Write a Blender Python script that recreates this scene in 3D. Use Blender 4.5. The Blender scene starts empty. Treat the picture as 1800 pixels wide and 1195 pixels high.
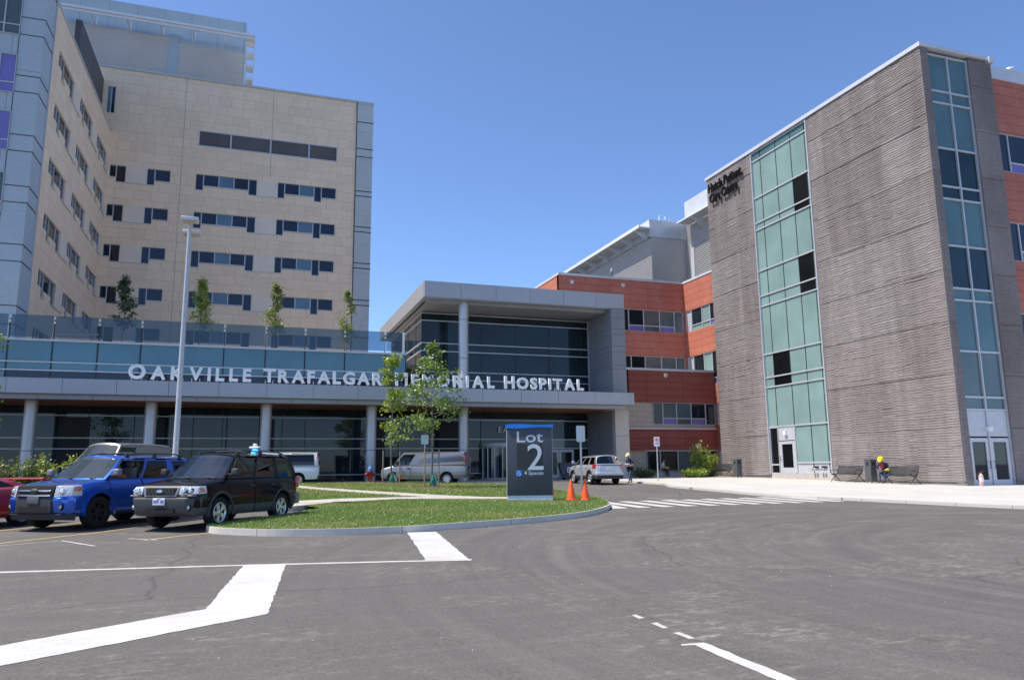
import bpy, bmesh, math, random
import numpy as np
from mathutils import Vector, Matrix
R = math.radians
random.seed(7)
sc = bpy.context.scene
col = sc.collection

# ------------------------------------------------------------------ camera
cam_d = bpy.data.cameras.new("camera")
cam = bpy.data.objects.new("camera", cam_d)
col.objects.link(cam)
cam_d.sensor_width = 36.0
cam_d.lens = 36.0 * 1332.8 / 1800.0
cam_d.clip_start, cam_d.clip_end = 0.1, 5000
yaw, pit, roll = R(18.96), R(9.619), R(-0.5528)
fwd = Vector((math.sin(yaw) * math.cos(pit), math.cos(yaw) * math.cos(pit), math.sin(pit)))
rt0 = Vector((math.cos(yaw), -math.sin(yaw), 0))
up0 = rt0.cross(fwd)
rt = rt0 * math.cos(roll) + up0 * math.sin(roll)
up = up0 * math.cos(roll) - rt0 * math.sin(roll)
m3 = Matrix((rt, up, -fwd)).transposed()
cam.matrix_world = Matrix.Translation((0, 0, 1.65)) @ m3.to_4x4()
sc.camera = cam

# ------------------------------------------------------------------ sky and sun
SUN_EL, SUN_AZ = R(60), R(-82)          # azimuth from +Y towards +X
sdir = Vector((math.sin(SUN_AZ) * math.cos(SUN_EL), math.cos(SUN_AZ) * math.cos(SUN_EL), math.sin(SUN_EL)))
w = bpy.data.worlds.new("World")
sc.world = w
w.use_nodes = True
nt = w.node_tree
bg = nt.nodes["Background"]
sky = nt.nodes.new("ShaderNodeTexSky")
sky.sky_type = 'NISHITA'
sky.sun_disc = False
sky.sun_elevation = SUN_EL
sky.sun_rotation = SUN_AZ
sky.air_density, sky.dust_density, sky.ozone_density = 0.6, 0.4, 6.0
nt.links.new(sky.outputs[0], bg.inputs[0])
bg.inputs[1].default_value = 0.132
sun_d = bpy.data.lights.new("sun", 'SUN')
sun_d.energy = 3.0
sun_d.angle = R(0.5)
sun_d.color = (1.0, 0.93, 0.83)
sun = bpy.data.objects.new("sun", sun_d)
col.objects.link(sun)
sun.rotation_euler = sdir.to_track_quat('Z', 'Y').to_euler()
sc.view_settings.view_transform = 'Standard'
sc.view_settings.look = 'None'
sc.view_settings.exposure = 1.06
sc.view_settings.gamma = 1.0
sc.render.engine = 'CYCLES'
sc.cycles.max_bounces = 7
sc.cycles.transparent_max_bounces = 12

# ------------------------------------------------------------------ materials
def srgb(r, g, b):
    f = lambda c: (c / 255 / 12.92) if c / 255 <= 0.04045 else ((c / 255 + 0.055) / 1.055) ** 2.4
    return (f(r), f(g), f(b), 1)
def lin(*c): return tuple(c) + (1,)
class NT:
    def __init__(s, name):
        s.m = bpy.data.materials.new(name); s.m.use_nodes = True
        s.t = s.m.node_tree; s.b = s.t.nodes["Principled BSDF"]; s.out = s.t.nodes["Material Output"]
    def n(s, typ, ins=None, **kw):
        nd = s.t.nodes.new("ShaderNode" + typ)
        for k, v in kw.items(): setattr(nd, k, v)
        for k, v in (ins or {}).items(): s.set(nd.inputs[k], v)
        return nd
    def set(s, sock, v):
        if hasattr(v, 'bl_idname') and not hasattr(v, 'is_output'): v = v.outputs[0]
        if hasattr(v, 'is_output'): s.t.links.new(v, sock)
        else: sock.default_value = v
    def p(s, **kw):
        for k, v in kw.items(): s.set(s.b.inputs[k.replace('_', ' ')], v)
        return s
    def obj(s): return s.n('TexCoord').outputs['Object']
    def noise(s, scale, vec=None, detail=4, rough=.6, **kw):
        nd = s.n('TexNoise', {'Scale': scale, 'Detail': detail, 'Roughness': rough}, **kw)
        s.set(nd.inputs['Vector'], vec if vec is not None else s.obj())
        return nd.outputs['Fac']
    def scl(s, vec, x, y, z):
        return s.n('VectorMath', {0: vec, 1: (x, y, z)}, operation='MULTIPLY').outputs[0]
    def ramp(s, fac, stops):
        nd = s.n('ValToRGB', {0: fac}); el = nd.color_ramp.elements
        while len(el) < len(stops): el.new(0.5)
        for e, (p, c) in zip(el, stops):
            e.position = p; e.color = c if isinstance(c, tuple) else (c, c, c, 1)
        return nd.outputs[0]
    def mix(s, fac, a, b, mode='MIX'):
        nd = s.n('Mix', data_type='RGBA', blend_type=mode)
        s.set(nd.inputs[0], fac); s.set(nd.inputs[6], a); s.set(nd.inputs[7], b)
        return nd.outputs[2]
    def math(s, op, a, b=0.0, c=None):
        nd = s.n('Math', {0: a, 1: b}, operation=op)
        if c is not None: s.set(nd.inputs[2], c)
        return nd.outputs[0]
    def bump(s, h, strength=.3, dist=.02):
        b = s.n('Bump', {'Strength': strength, 'Distance': dist, 'Height': h})
        s.set(s.b.inputs['Normal'], b.outputs[0])
M = {}
def simple(name, c, rough=.6, metal=0, var=.12, scale=3.0, spec=.5, coat=0):
    k = NT(name)
    n = k.noise(scale, detail=5)
    lo = tuple(x * (1 - var) for x in c[:3]) + (1,); hi = tuple(min(1, x * (1 + var)) for x in c[:3]) + (1,)
    k.p(Base_Color=k.ramp(n, [(.3, lo), (.7, hi)]), Roughness=rough, Metallic=metal, Specular_IOR_Level=spec, Coat_Weight=coat)
    M[name] = k.m
    return k
def glossy_glass(name, c, rough=.03, spec=.5, var=.15, wav=.0):
    k = NT(name)
    n = k.noise(.35, detail=2)
    lo = tuple(x * (1 - var) for x in c[:3]) + (1,); hi = tuple(x * (1 + var) for x in c[:3]) + (1,)
    k.p(Base_Color=k.ramp(n, [(.35, lo), (.65, hi)]), Roughness=rough, Specular_IOR_Level=spec)
    if wav: k.bump(k.noise(.9, detail=1), wav, .02)
    M[name] = k.m
def clear_glass(name, tint, opacity, rough=.02, ior=1.5, sheen=(.12, .2, .24, 1)):
    k = NT(name)
    tr = k.n('BsdfTransparent', {0: tint}); gl = k.n('BsdfGlossy', {'Color': (1, 1, 1, 1), 'Roughness': rough})
    fr = k.n('Fresnel', {'IOR': ior})
    df = k.n('BsdfDiffuse', {0: sheen})
    m1 = k.n('MixShader', {0: opacity, 1: tr, 2: df})
    m2 = k.n('MixShader', {0: fr, 1: m1, 2: gl})
    k.t.links.new(m2.outputs[0], k.out.inputs[0]); M[name] = k.m

def mk_asphalt():
    k = NT('asphalt'); o = k.obj()
    big = k.noise(.16, o, 5, .6); mid = k.noise(1.1, o, 6, .65); fine = k.noise(38, o, 6, .8); grit = k.noise(180, o, 2, .6)
    c = k.ramp(big, [(.3, lin(.092, .086, .08)), (.7, lin(.126, .118, .11))])
    c = k.mix(.35, c, k.ramp(mid, [(.3, lin(.078, .073, .068)), (.72, lin(.148, .138, .128))]))
    # tyre sweep arcs round the turning circle on the right
    rel = k.n('VectorMath', {0: o, 1: (16.0, 8.5, 0)}, operation='SUBTRACT').outputs[0]
    ln = k.n('VectorMath', {0: rel}, operation='LENGTH').outputs['Value']
    sp = k.n('SeparateXYZ', {0: rel})
    an = k.math('ARCTAN2', sp.outputs[1], sp.outputs[0])
    cv = k.n('CombineXYZ', {0: k.math('MULTIPLY', ln, 2.6), 1: k.math('MULTIPLY', an, 1.3), 2: 0.0})
    arc = k.noise(1.0, cv.outputs[0], 5, .62)
    msk = k.ramp(k.math('MULTIPLY', ln, .05), [(.1, 0.0), (.3, 1.0), (.62, 1.0), (.9, 0.0)])
    arcc = k.ramp(arc, [(.34, lin(.066, .062, .058)), (.52, lin(.11, .103, .096)), (.7, lin(.178, .166, .152))])
    c = k.mix(k.math('MULTIPLY', msk, .62), c, arcc)
    # straight wear streaks along the lane on the left
    st = k.noise(1.0, k.scl(o, .25, 3.2, 1), 5, .6)
    c = k.mix(k.math('MULTIPLY', k.ramp(st, [(.52, 0.0), (.75, 1.0)]), .28), c, lin(.22, .205, .185))
    # pale dust patches and scuffs
    d1 = k.noise(.33, k.scl(o, 1, 1.5, 1), 6, .72); d2 = k.noise(5.5, k.scl(o, 1, 2.2, 1), 5, .75)
    dm = k.math('MULTIPLY', k.ramp(d1, [(.5, 0.0), (.64, 1.0)]), k.ramp(d2, [(.5, 0.0), (.62, 1.0)]))
    c = k.mix(k.math('MULTIPLY', dm, .8), c, lin(.4, .345, .285))
    sc_ = k.ramp(k.noise(14, k.scl(o, 1, 2.5, 1), 4, .8), [(.66, 0.0), (.74, 1.0)])
    c = k.mix(k.math('MULTIPLY', sc_, .22), c, lin(.3, .27, .24))
    c = k.mix(.4, c, k.ramp(fine, [(.34, lin(.035, .033, .031)), (.6, lin(.2, .187, .172))]))
    c = k.mix(k.ramp(grit, [(.68, 0.0), (.76, .4)]), c, lin(.36, .33, .29))
    # darker oil stains and hairline cracks
    oil = k.ramp(k.noise(.7, k.scl(o, 1, 1.4, 1), 4, .6), [(.62, 0.0), (.74, 1.0)])
    c = k.mix(k.math('MULTIPLY', oil, .3), c, lin(.055, .052, .048))
    wv = k.n('VectorMath', {0: o, 1: k.n('TexNoise', {'Vector': o, 'Scale': .8, 'Detail': 5.0}).outputs['Color']}, operation='ADD').outputs[0]
    vo = k.n('TexVoronoi', {'Vector': k.scl(wv, .11, .16, 0), 'Scale': 1.0}, feature='DISTANCE_TO_EDGE')
    crk = k.ramp(vo.outputs['Distance'], [(.0, 1.0), (.0022, .6), (.004, 0.0)])
    c = k.mix(k.math('MULTIPLY', crk, .45), c, lin(.04, .038, .035))
    k.p(Base_Color=c, Roughness=.88, Specular_IOR_Level=.2)
    k.bump(k.math('ADD', fine, grit), .35, .006)
    M['asphalt'] = k.m
mk_asphalt()
def mk_concrete(name, a, b, joint=None):
    k = NT(name); o = k.obj()
    n1 = k.noise(.5, o, 6, .65); n2 = k.noise(9, o, 5, .7); n3 = k.noise(90, o, 2)
    c = k.ramp(n1, [(.3, a), (.7, b)])
    c = k.mix(.25, c, k.ramp(n2, [(.35, tuple(x * .72 for x in a[:3]) + (1,)), (.65, b)]))
    c = k.mix(.15, c, k.ramp(n3, [(.3, lin(.2, .19, .17)), (.7, lin(.8, .78, .74))]))
    if joint:
        br = k.n('TexBrick', {'Vector': o, 'Scale': 1.0, 'Mortar Size': .012, 'Color1': (1, 1, 1, 1), 'Color2': (.93, .93, .93, 1), 'Mortar': (.45, .43, .4, 1), 'Brick Width': joint, 'Row Height': joint})
        br.offset = 0
        c = k.mix(1.0, c, br.outputs[0], 'MULTIPLY')
    k.p(Base_Color=c, Roughness=.85)
    k.bump(n3, .2, .004); M[name] = k.m
mk_concrete('concrete', lin(.5, .475, .43), lin(.6, .575, .53), 1.6)
mk_concrete('path_concrete', lin(.43, .385, .32), lin(.55, .5, .43), 1.5)
mk_concrete('kerb_concrete', lin(.56, .5, .42), lin(.74, .68, .58))
mk_concrete('foundation', lin(.13, .125, .115), lin(.2, .19, .175))
mk_concrete('pale_stone', lin(.4, .36, .31), lin(.5, .45, .39), None)
def mk_paint(name, c, cover=.8):
    k = NT(name); o = k.obj()
    n = k.noise(7, o, 6, .75); n2 = k.noise(70, o, 3, .7); n3 = k.noise(1.3, k.scl(o, 1, 1, 1), 3)
    f = k.ramp(k.math('MULTIPLY_ADD', n2, .55, k.math('MULTIPLY', n, .45)), [(cover - .42, 1.0), (cover - .22, .82), (cover, .25)])
    ty_ = k.noise(1.0, k.scl(o, .5, 6, 1), 5, .65)
    cc = k.ramp(n3, [(.3, tuple(x * .86 for x in c[:3]) + (1,)), (.7, c)])
    cc = k.mix(k.math('MULTIPLY', k.ramp(ty_, [(.5, 0.0), (.7, 1.0)]), .3), cc, lin(.3, .28, .25))
    k.p(Base_Color=k.mix(f, lin(.13, .125, .115), cc), Roughness=.75); M[name] = k.m
mk_paint('white_paint', lin(.62, .6, .565), .8)
mk_paint('worn_white_paint', lin(.66, .62, .56), .7)
mk_paint('yellow_paint', lin(.62, .42, .12), .72)
def mk_grass(name, dry):
    k = NT(name); o = k.obj()
    n1 = k.noise(.55, o, 5, .65); n2 = k.noise(6, o, 4, .7); n3 = k.noise(45, o, 3, .7)
    g1, g2 = lin(.085, .15, .028), lin(.15, .23, .05)
    d1, d2 = lin(.17, .17, .045), lin(.3, .255, .1)
    c = k.ramp(n2, [(.3, g1), (.7, g2)])
    c = k.mix(k.ramp(n1, [(.5 - dry * .25, 0.0), (.8 - dry * .2, .75)]), c, k.ramp(n2, [(.3, d1), (.72, d2)]))
    c = k.mix(.35, c, k.ramp(n3, [(.3, lin(.03, .05, .012)), (.7, lin(.16, .22, .05))]))
    k.p(Base_Color=c, Roughness=.9, Specular_IOR_Level=.2); k.bump(n3, .8, .04); M[name] = k.m
mk_grass('lawn_soil', .55)
def mk_leaf(name, a, b, trans=.35):
    k = NT(name)
    g = k.n('NewGeometry'); oi = k.n('ObjectInfo')
    n = k.noise(2.2, detail=3)
    rnd = g.outputs['Random Per Island']
    f = k.math('MULTIPLY_ADD', rnd, .6, k.math('MULTIPLY', n, .4))
    c = k.ramp(f, [(.25, a), (.75, b)])
    df = k.n('BsdfDiffuse', {0: c}); tl = k.n('BsdfTranslucent', {0: k.mix(.5, c, lin(b[0] * 1.6, b[1] * 1.5, b[2] * .7))})
    gl = k.n('BsdfGlossy', {'Color': (1, 1, 1, 1), 'Roughness': .45})
    m1 = k.n('MixShader', {0: trans, 1: df, 2: tl}); m2 = k.n('MixShader', {0: .05, 1: m1, 2: gl})
    k.t.links.new(m2.outputs[0], k.out.inputs[0]); M[name] = k.m
mk_leaf('grass_blade', lin(.1, .185, .034), lin(.23, .34, .085))
mk_leaf('dry_blade', lin(.24, .26, .065), lin(.42, .38, .15))
mk_leaf('leaf_maple', lin(.075, .15, .026), lin(.23, .33, .07))
mk_leaf('leaf_bright', lin(.14, .23, .024), lin(.37, .45, .065))
mk_leaf('leaf_olive', lin(.08, .13, .035), lin(.25, .3, .08))
mk_leaf('leaf_dark', lin(.03, .055, .018), lin(.085, .12, .035))
mk_leaf('leaf_shrub', lin(.1, .17, .025), lin(.36, .42, .08))
simple('bark', lin(.16, .13, .1), .9, var=.35, scale=12)
simple('wood_stake', lin(.3, .22, .13), .85, var=.3, scale=9)
simple('mulch', lin(.12, .065, .04), .95, var=.5, scale=25)
def mk_ledge_stone():
    k = NT('ledge_stone'); o = k.obj()
    n1 = k.noise(.34, k.scl(o, 1, 2.6, .4), 5, .65); n2 = k.noise(3, k.scl(o, 1, 1, 2.2), 5, .7); n3 = k.noise(30, o, 3, .7)
    c = k.ramp(n1, [(.38, lin(.132, .113, .108)), (.62, lin(.24, .21, .203))])
    c = k.mix(.3, c, k.ramp(n2, [(.3, lin(.19, .165, .155)), (.7, lin(.4, .355, .335))]))
    c = k.mix(.2, c, k.ramp(n3, [(.3, lin(.15, .13, .12)), (.7, lin(.42, .38, .36))]))
    # each cast panel came out of the yard in a slightly different tone
    sp = k.n('SeparateXYZ', {0: o})
    pz = k.math('FLOOR', k.math('DIVIDE', k.math('ADD', sp.outputs[2], -.9), 2.75)); py = k.math('FLOOR', k.math('DIVIDE', sp.outputs[1], 4.65))
    wn = k.n('TexWhiteNoise', {'Vector': k.n('CombineXYZ', {0: py, 1: pz, 2: 0.0}).outputs[0]}, noise_dimensions='3D').outputs['Value']
    c = k.mix(1.0, c, k.ramp(wn, [(0, lin(.84, .82, .81)), (1, lin(1.04, 1.04, 1.04))]), 'MULTIPLY')
    k.p(Base_Color=c, Roughness=.92, Specular_IOR_Level=.2); k.bump(n3, .25, .006); M['ledge_stone'] = k.m
mk_ledge_stone()
def mk_panels(name, a, b, mort, bw, rh, offs, axis, bloom=0.0, msize=.018, freq=2, squash=1.0):
    k = NT(name); o = k.obj()
    sp = k.n('SeparateXYZ', {0: o})
    hx = sp.outputs[0] if axis == 'x' else sp.outputs[1]
    v = k.n('CombineXYZ', {0: hx, 1: sp.outputs[2], 2: 0.0}).outputs[0]
    br = k.n('TexBrick', {'Vector': v, 'Scale': 1.0, 'Mortar Size': msize, 'Mortar Smooth': .1, 'Color1': (.92, .92, .92, 1), 'Color2': (1.0, 1.0, 1.0, 1), 'Mortar': mort, 'Brick Width': bw, 'Row Height': rh, 'Bias': 0.0})
    br.offset = offs; br.offset_frequency = freq; br.squash = squash; br.squash_frequency = 3
    n1 = k.noise(.25, o, 5, .6); n2 = k.noise(2.5, k.scl(o, 1, 1, 2.0), 6, .7)
    c = k.ramp(n1, [(.3, a), (.7, b)])
    c = k.mix(.25, c, k.ramp(n2, [(.3, tuple(x * .75 for x in a[:3]) + (1,)), (.7, tuple(min(1, x * 1.15) for x in b[:3]) + (1,))]))
    if bloom:
        bl = k.ramp(k.noise(1.1, k.scl(o, 1, 1, .6), 7, .75), [(.5, 0.0), (.78, 1.0)])
        c = k.mix(k.math('MULTIPLY', bl, bloom), c, lin(.62, .4, .33))
    c = k.mix(1.0, c, br.outputs[0], 'MULTIPLY')
    k.p(Base_Color=c, Roughness=.8, Specular_IOR_Level=.3)
    k.bump(br.outputs['Fac'], -.4, .01); M[name] = k.m
mk_panels('limestone_front', lin(.87, .65, .445), lin(.93, .72, .51), (.74, .64, .58, 1), 1.75, 1.07, .37, 'x', freq=2, squash=.7)
mk_panels('limestone_side', lin(.87, .65, .445), lin(.93, .72, .51), (.74, .64, .58, 1), 1.75, 1.07, .37, 'y', freq=2, squash=.7)
mk_panels('red_panel_bloom', lin(.42, .132, .092), lin(.5, .175, .122), (.5, .5, .5, 1), 3.6, .59, 0, 'x', .4)  # lighter red base with a pale efflorescence bloom over it
mk_panels('red_panel_bloom_side', lin(.42, .13, .082), lin(.5, .165, .105), (.5, .5, .5, 1), 1.9, .59, 0, 'y', .3)
mk_panels('red_panel', lin(.27, .076, .056), lin(.335, .1, .075), (.45, .45, .45, 1), 3.3, .56, 0, 'x', .06)  # deeper red base, hardly any bloom, for the lower front
simple('infill_panel', lin(.78, .65, .51), .6, 0, .05, .8)
mk_panels('beige_block', lin(.46, .39, .32), lin(.56, .48, .4), (.7, .66, .62, 1), .8, .4, .5, 'x')
mk_panels('grey_panel', lin(.23, .235, .25), lin(.27, .275, .29), (.35, .35, .35, 1), 2.6, 1.25, 0, 'y', 0, .012)
mk_panels('silver_panel', lin(.48, .51, .49), lin(.54, .57, .55), (.45, .45, .45, 1), 3.4, 3.4, 0, 'x', 0, .012)
mk_panels('wing_panel', lin(.4, .47, .51), lin(.46, .53, .565), (.4, .42, .44, 1), 2.9, 30.0, 0, 'x', 0, .02)
simple('silver_metal', lin(.36, .365, .385), .42, .35, .06, .8)
simple('fascia_metal', lin(.4, .4, .415), .4, .25, .05, .6)
simple('column_metal', lin(.5, .5, .51), .38, .4, .06, .7)
simple('coping_metal', lin(.6, .61, .63), .45, .2, .06, .8)
simple('dark_metal', lin(.03, .031, .034), .5, .3, .2)
simple('grey_screen', lin(.1, .1, .105), .6, .1, .1, 1.5)
simple('frame_metal', lin(.5, .51, .53), .4, .2, .06)
simple('white_steel', lin(.72, .73, .74), .45, 0, .05)
simple('door_metal', lin(.5, .51, .54), .4, .15, .06)
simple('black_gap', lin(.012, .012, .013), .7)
simple('pole_metal', lin(.5, .5, .5), .5, .3, .08, 4)
def mk_louver(name, a, b, pitch):
    k = NT(name); o = k.obj(); sp = k.n('SeparateXYZ', {0: o})
    f = k.math('FRACT', k.math('DIVIDE', sp.outputs[2], pitch))
    n = k.noise(.3, o, 3)
    c = k.ramp(n, [(.3, a), (.7, b)])
    k.p(Base_Color=c, Roughness=.5, Metallic=.15)
    k.bump(k.ramp(f, [(0, 0.0), (.25, .2), (.8, 1.0), (.95, 1.0), (1, 0.0)]), .85, .09); M[name] = k.m
mk_louver('louver_white', lin(.56, .53, .5), lin(.62, .59, .555), .2)
mk_louver('louver_grey', lin(.12, .12, .14), lin(.15, .15, .17), .14)
def mk_soffit():
    k = NT('wood_soffit'); o = k.obj(); sp = k.n('SeparateXYZ', {0: o})
    st = k.math('FLOOR', k.math('MULTIPLY', sp.outputs[1], 7.0))
    wn = k.n('TexWhiteNoise', {'W': st}, noise_dimensions='1D').outputs['Value']
    n = k.noise(3, k.scl(o, .4, 6, 1), 4)
    c = k.ramp(k.math('MULTIPLY_ADD', wn, .6, k.math('MULTIPLY', n, .4)), [(.2, lin(.2, .075, .035)), (.8, lin(.36, .16, .08))])
    k.p(Base_Color=c, Roughness=.55); M['wood_soffit'] = k.m
mk_soffit()
simple('soffit_panel', lin(.3, .3, .31), .6, .1, .05, .5)
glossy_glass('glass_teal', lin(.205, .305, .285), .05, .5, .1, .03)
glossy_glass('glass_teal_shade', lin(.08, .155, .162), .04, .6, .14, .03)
glossy_glass('glass_podium', lin(.085, .19, .23), .05, .55, .1)
glossy_glass('glass_dark', lin(.012, .017, .022), .02, .5, .3, .02)
glossy_glass('glass_black', lin(.006, .007, .008), .1, .35, .3)
glossy_glass('glass_navy', lin(.01, .017, .036), .03, .5, .3, .02)
glossy_glass('glass_sky', lin(.11, .19, .25), .06, .5, .1)
glossy_glass('glass_mid', lin(.09, .125, .13), .05, .5, .15)
glossy_glass('glass_violet', lin(.17, .155, .4), .1, .5, .1)
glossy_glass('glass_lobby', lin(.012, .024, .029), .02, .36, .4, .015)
glossy_glass('glass_tower_dark', lin(.012, .03, .04), .03, .4, .3)
clear_glass('glass_rail', lin(.5, .58, .62), .035)
clear_glass('car_glass', lin(.22, .27, .26), .0)
clear_glass('car_windshield', lin(.5, .58, .57), .16, .015, 1.75, lin(.2, .25, .25))  # reflected pale sky and dash light put into the diffuse colour
clear_glass('dark_windshield', lin(.25, .3, .33), .12, .015, 1.75, lin(.06, .11, .2))  # blue of the reflected sky put into the diffuse colour
clear_glass('dark_car_glass', lin(.05, .055, .06), .0)
def car_paint(name, c, metal=.0, rough=.35, coat=1.0, spec=.5):
    k = NT(name)
    n = k.noise(1.5, detail=3); n2 = k.noise(30, detail=4)
    cc = k.ramp(n, [(.3, tuple(x * .92 for x in c[:3]) + (1,)), (.7, c)])
    k.p(Base_Color=k.mix(k.ramp(n2, [(.55, 0.0), (.8, .03)]), cc, lin(.3, .27, .22)), Metallic=metal, Roughness=rough, Coat_Weight=coat, Coat_Roughness=.04, Specular_IOR_Level=spec); M[name] = k.m
car_paint('paint_blue', lin(.012, .11, .55), .6, .3)
car_paint('paint_black', lin(.008, .008, .01), .0, .1, .0, .16)
car_paint('paint_red', lin(.42, .012, .016), .1)
car_paint('paint_silver', lin(.55, .56, .58), .45)
car_paint('paint_pewter', lin(.26, .265, .275), .3)
car_paint('paint_white', lin(.72, .73, .75), 0)
car_paint('paint_tan', lin(.2, .185, .165), .2)
simple('tyre_rubber', lin(.014, .014, .015), .85, 0, .2, 8, .3)
simple('alloy', lin(.62, .62, .63), .3, .8, .05)
simple('black_alloy', lin(.015, .015, .016), .4, .3)
simple('trim_plastic', lin(.035, .035, .037), .65, 0, .15, 6)
simple('cladding_grey', lin(.06, .061, .065), .6, 0, .1, 5)
simple('cladding_light', lin(.2, .2, .2), .5, .2, .08)
simple('chrome', lin(.7, .7, .72), .15, 1, .03)
simple('cabin', lin(.03, .029, .028), .85)
simple('cabin_tan', lin(.2, .18, .15), .85)
simple('underbody', lin(.01, .01, .01), .9)
def lens(name, c, rough=.12, em=None):
    k = NT(name)
    v = k.n('TexVoronoi', {'Vector': k.obj(), 'Scale': 22.0})
    k.p(Base_Color=k.mix(k.ramp(v.outputs['Distance'], [(.1, 0.0), (.6, .5)]), c, lin(.9, .9, .9) if c[0] + c[1] + c[2] > 1.2 else tuple(x * .5 for x in c[:3]) + (1,)), Roughness=rough, Specular_IOR_Level=.8, Coat_Weight=1.0)
    k.bump(v.outputs['Distance'], .5, .01)
    if em: k.p(Emission_Color=em[0], Emission_Strength=em[1])
    M[name] = k.m
lens('headlight_lens', lin(.4, .43, .46)); lens('amber_lens', lin(.7, .2, .03)); lens('red_lens', lin(.45, .012, .012))
lens('beacon_lens', lin(.02, .18, .8), .15, (lin(.03, .35, 1.0), 1.6))
simple('plate_white', lin(.75, .76, .8), .5, 0, .04); simple('plate_dark', lin(.1, .11, .11), .35); simple('plate_blue', lin(.06, .09, .35), .5)
simple('emblem_blue', lin(.015, .06, .32), .25)
simple('sign_body', lin(.062, .066, .082), .45, .1, .05, 1.2)
simple('sign_panel', lin(.028, .028, .03), .4)
simple('sign_blue', lin(.01, .2, .68), .35, 0, .05)
simple('sign_white', lin(.72, .73, .76), .5, 0, .03)
simple('sign_silver', lin(.6, .64, .7), .45, 0, .03)
simple('letter_white', lin(.87, .87, .86), .45, 0, .03)
simple('letter_black', lin(.008, .008, .008), .9, spec=.1)
simple('sign_red', lin(.5, .02, .03), .5)
simple('sign_back', lin(.52, .56, .56), .45, .4, .06)
simple('cone_orange', lin(.85, .1, .012), .5, 0, .08, 6)
simple('hydrant_red', lin(.32, .025, .02), .5, 0, .2, 8); simple('hydrant_blue', lin(.05, .19, .45), .5, 0, .15, 8)
simple('bag_green', lin(.015, .16, .08), .5, 0, .2, 8)
simple('bench_steel', lin(.06, .064, .066), .45, .3, .1); simple('bin_grey', lin(.085, .09, .095), .5, .1, .12)
simple('skin', lin(.38, .2, .13), .6); simple('skin_dark', lin(.2, .09, .055), .6)
simple('denim', lin(.045, .075, .17), .9, 0, .25, 14); simple('navy_cloth', lin(.022, .032, .075), .9, 0, .2, 10)
simple('black_cloth', lin(.014, .014, .018), .9); simple('red_cloth', lin(.4, .03, .03), .85); simple('boot', lin(.1, .06, .035), .8); simple('dark_boot', lin(.02, .018, .017), .7)
simple('yellow_cloth', lin(.7, .55, .05), .7); simple('orange_cloth', lin(.7, .14, .03), .8); simple('blue_cloth', lin(.05, .12, .42), .85); simple('pale_cloth', lin(.5, .48, .47), .85)
simple('hat_yellow', lin(.82, .62, .02), .35); simple('hat_cream', lin(.75, .62, .35), .4); simple('hair_dark', lin(.03, .02, .014), .7)
simple('extinguisher', lin(.62, .38, .35), .45, 0, .15, 9); simple('bin_blue', lin(.045, .055, .085), .5)
simple('safety_lime', lin(.3, .6, .08), .7)

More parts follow.
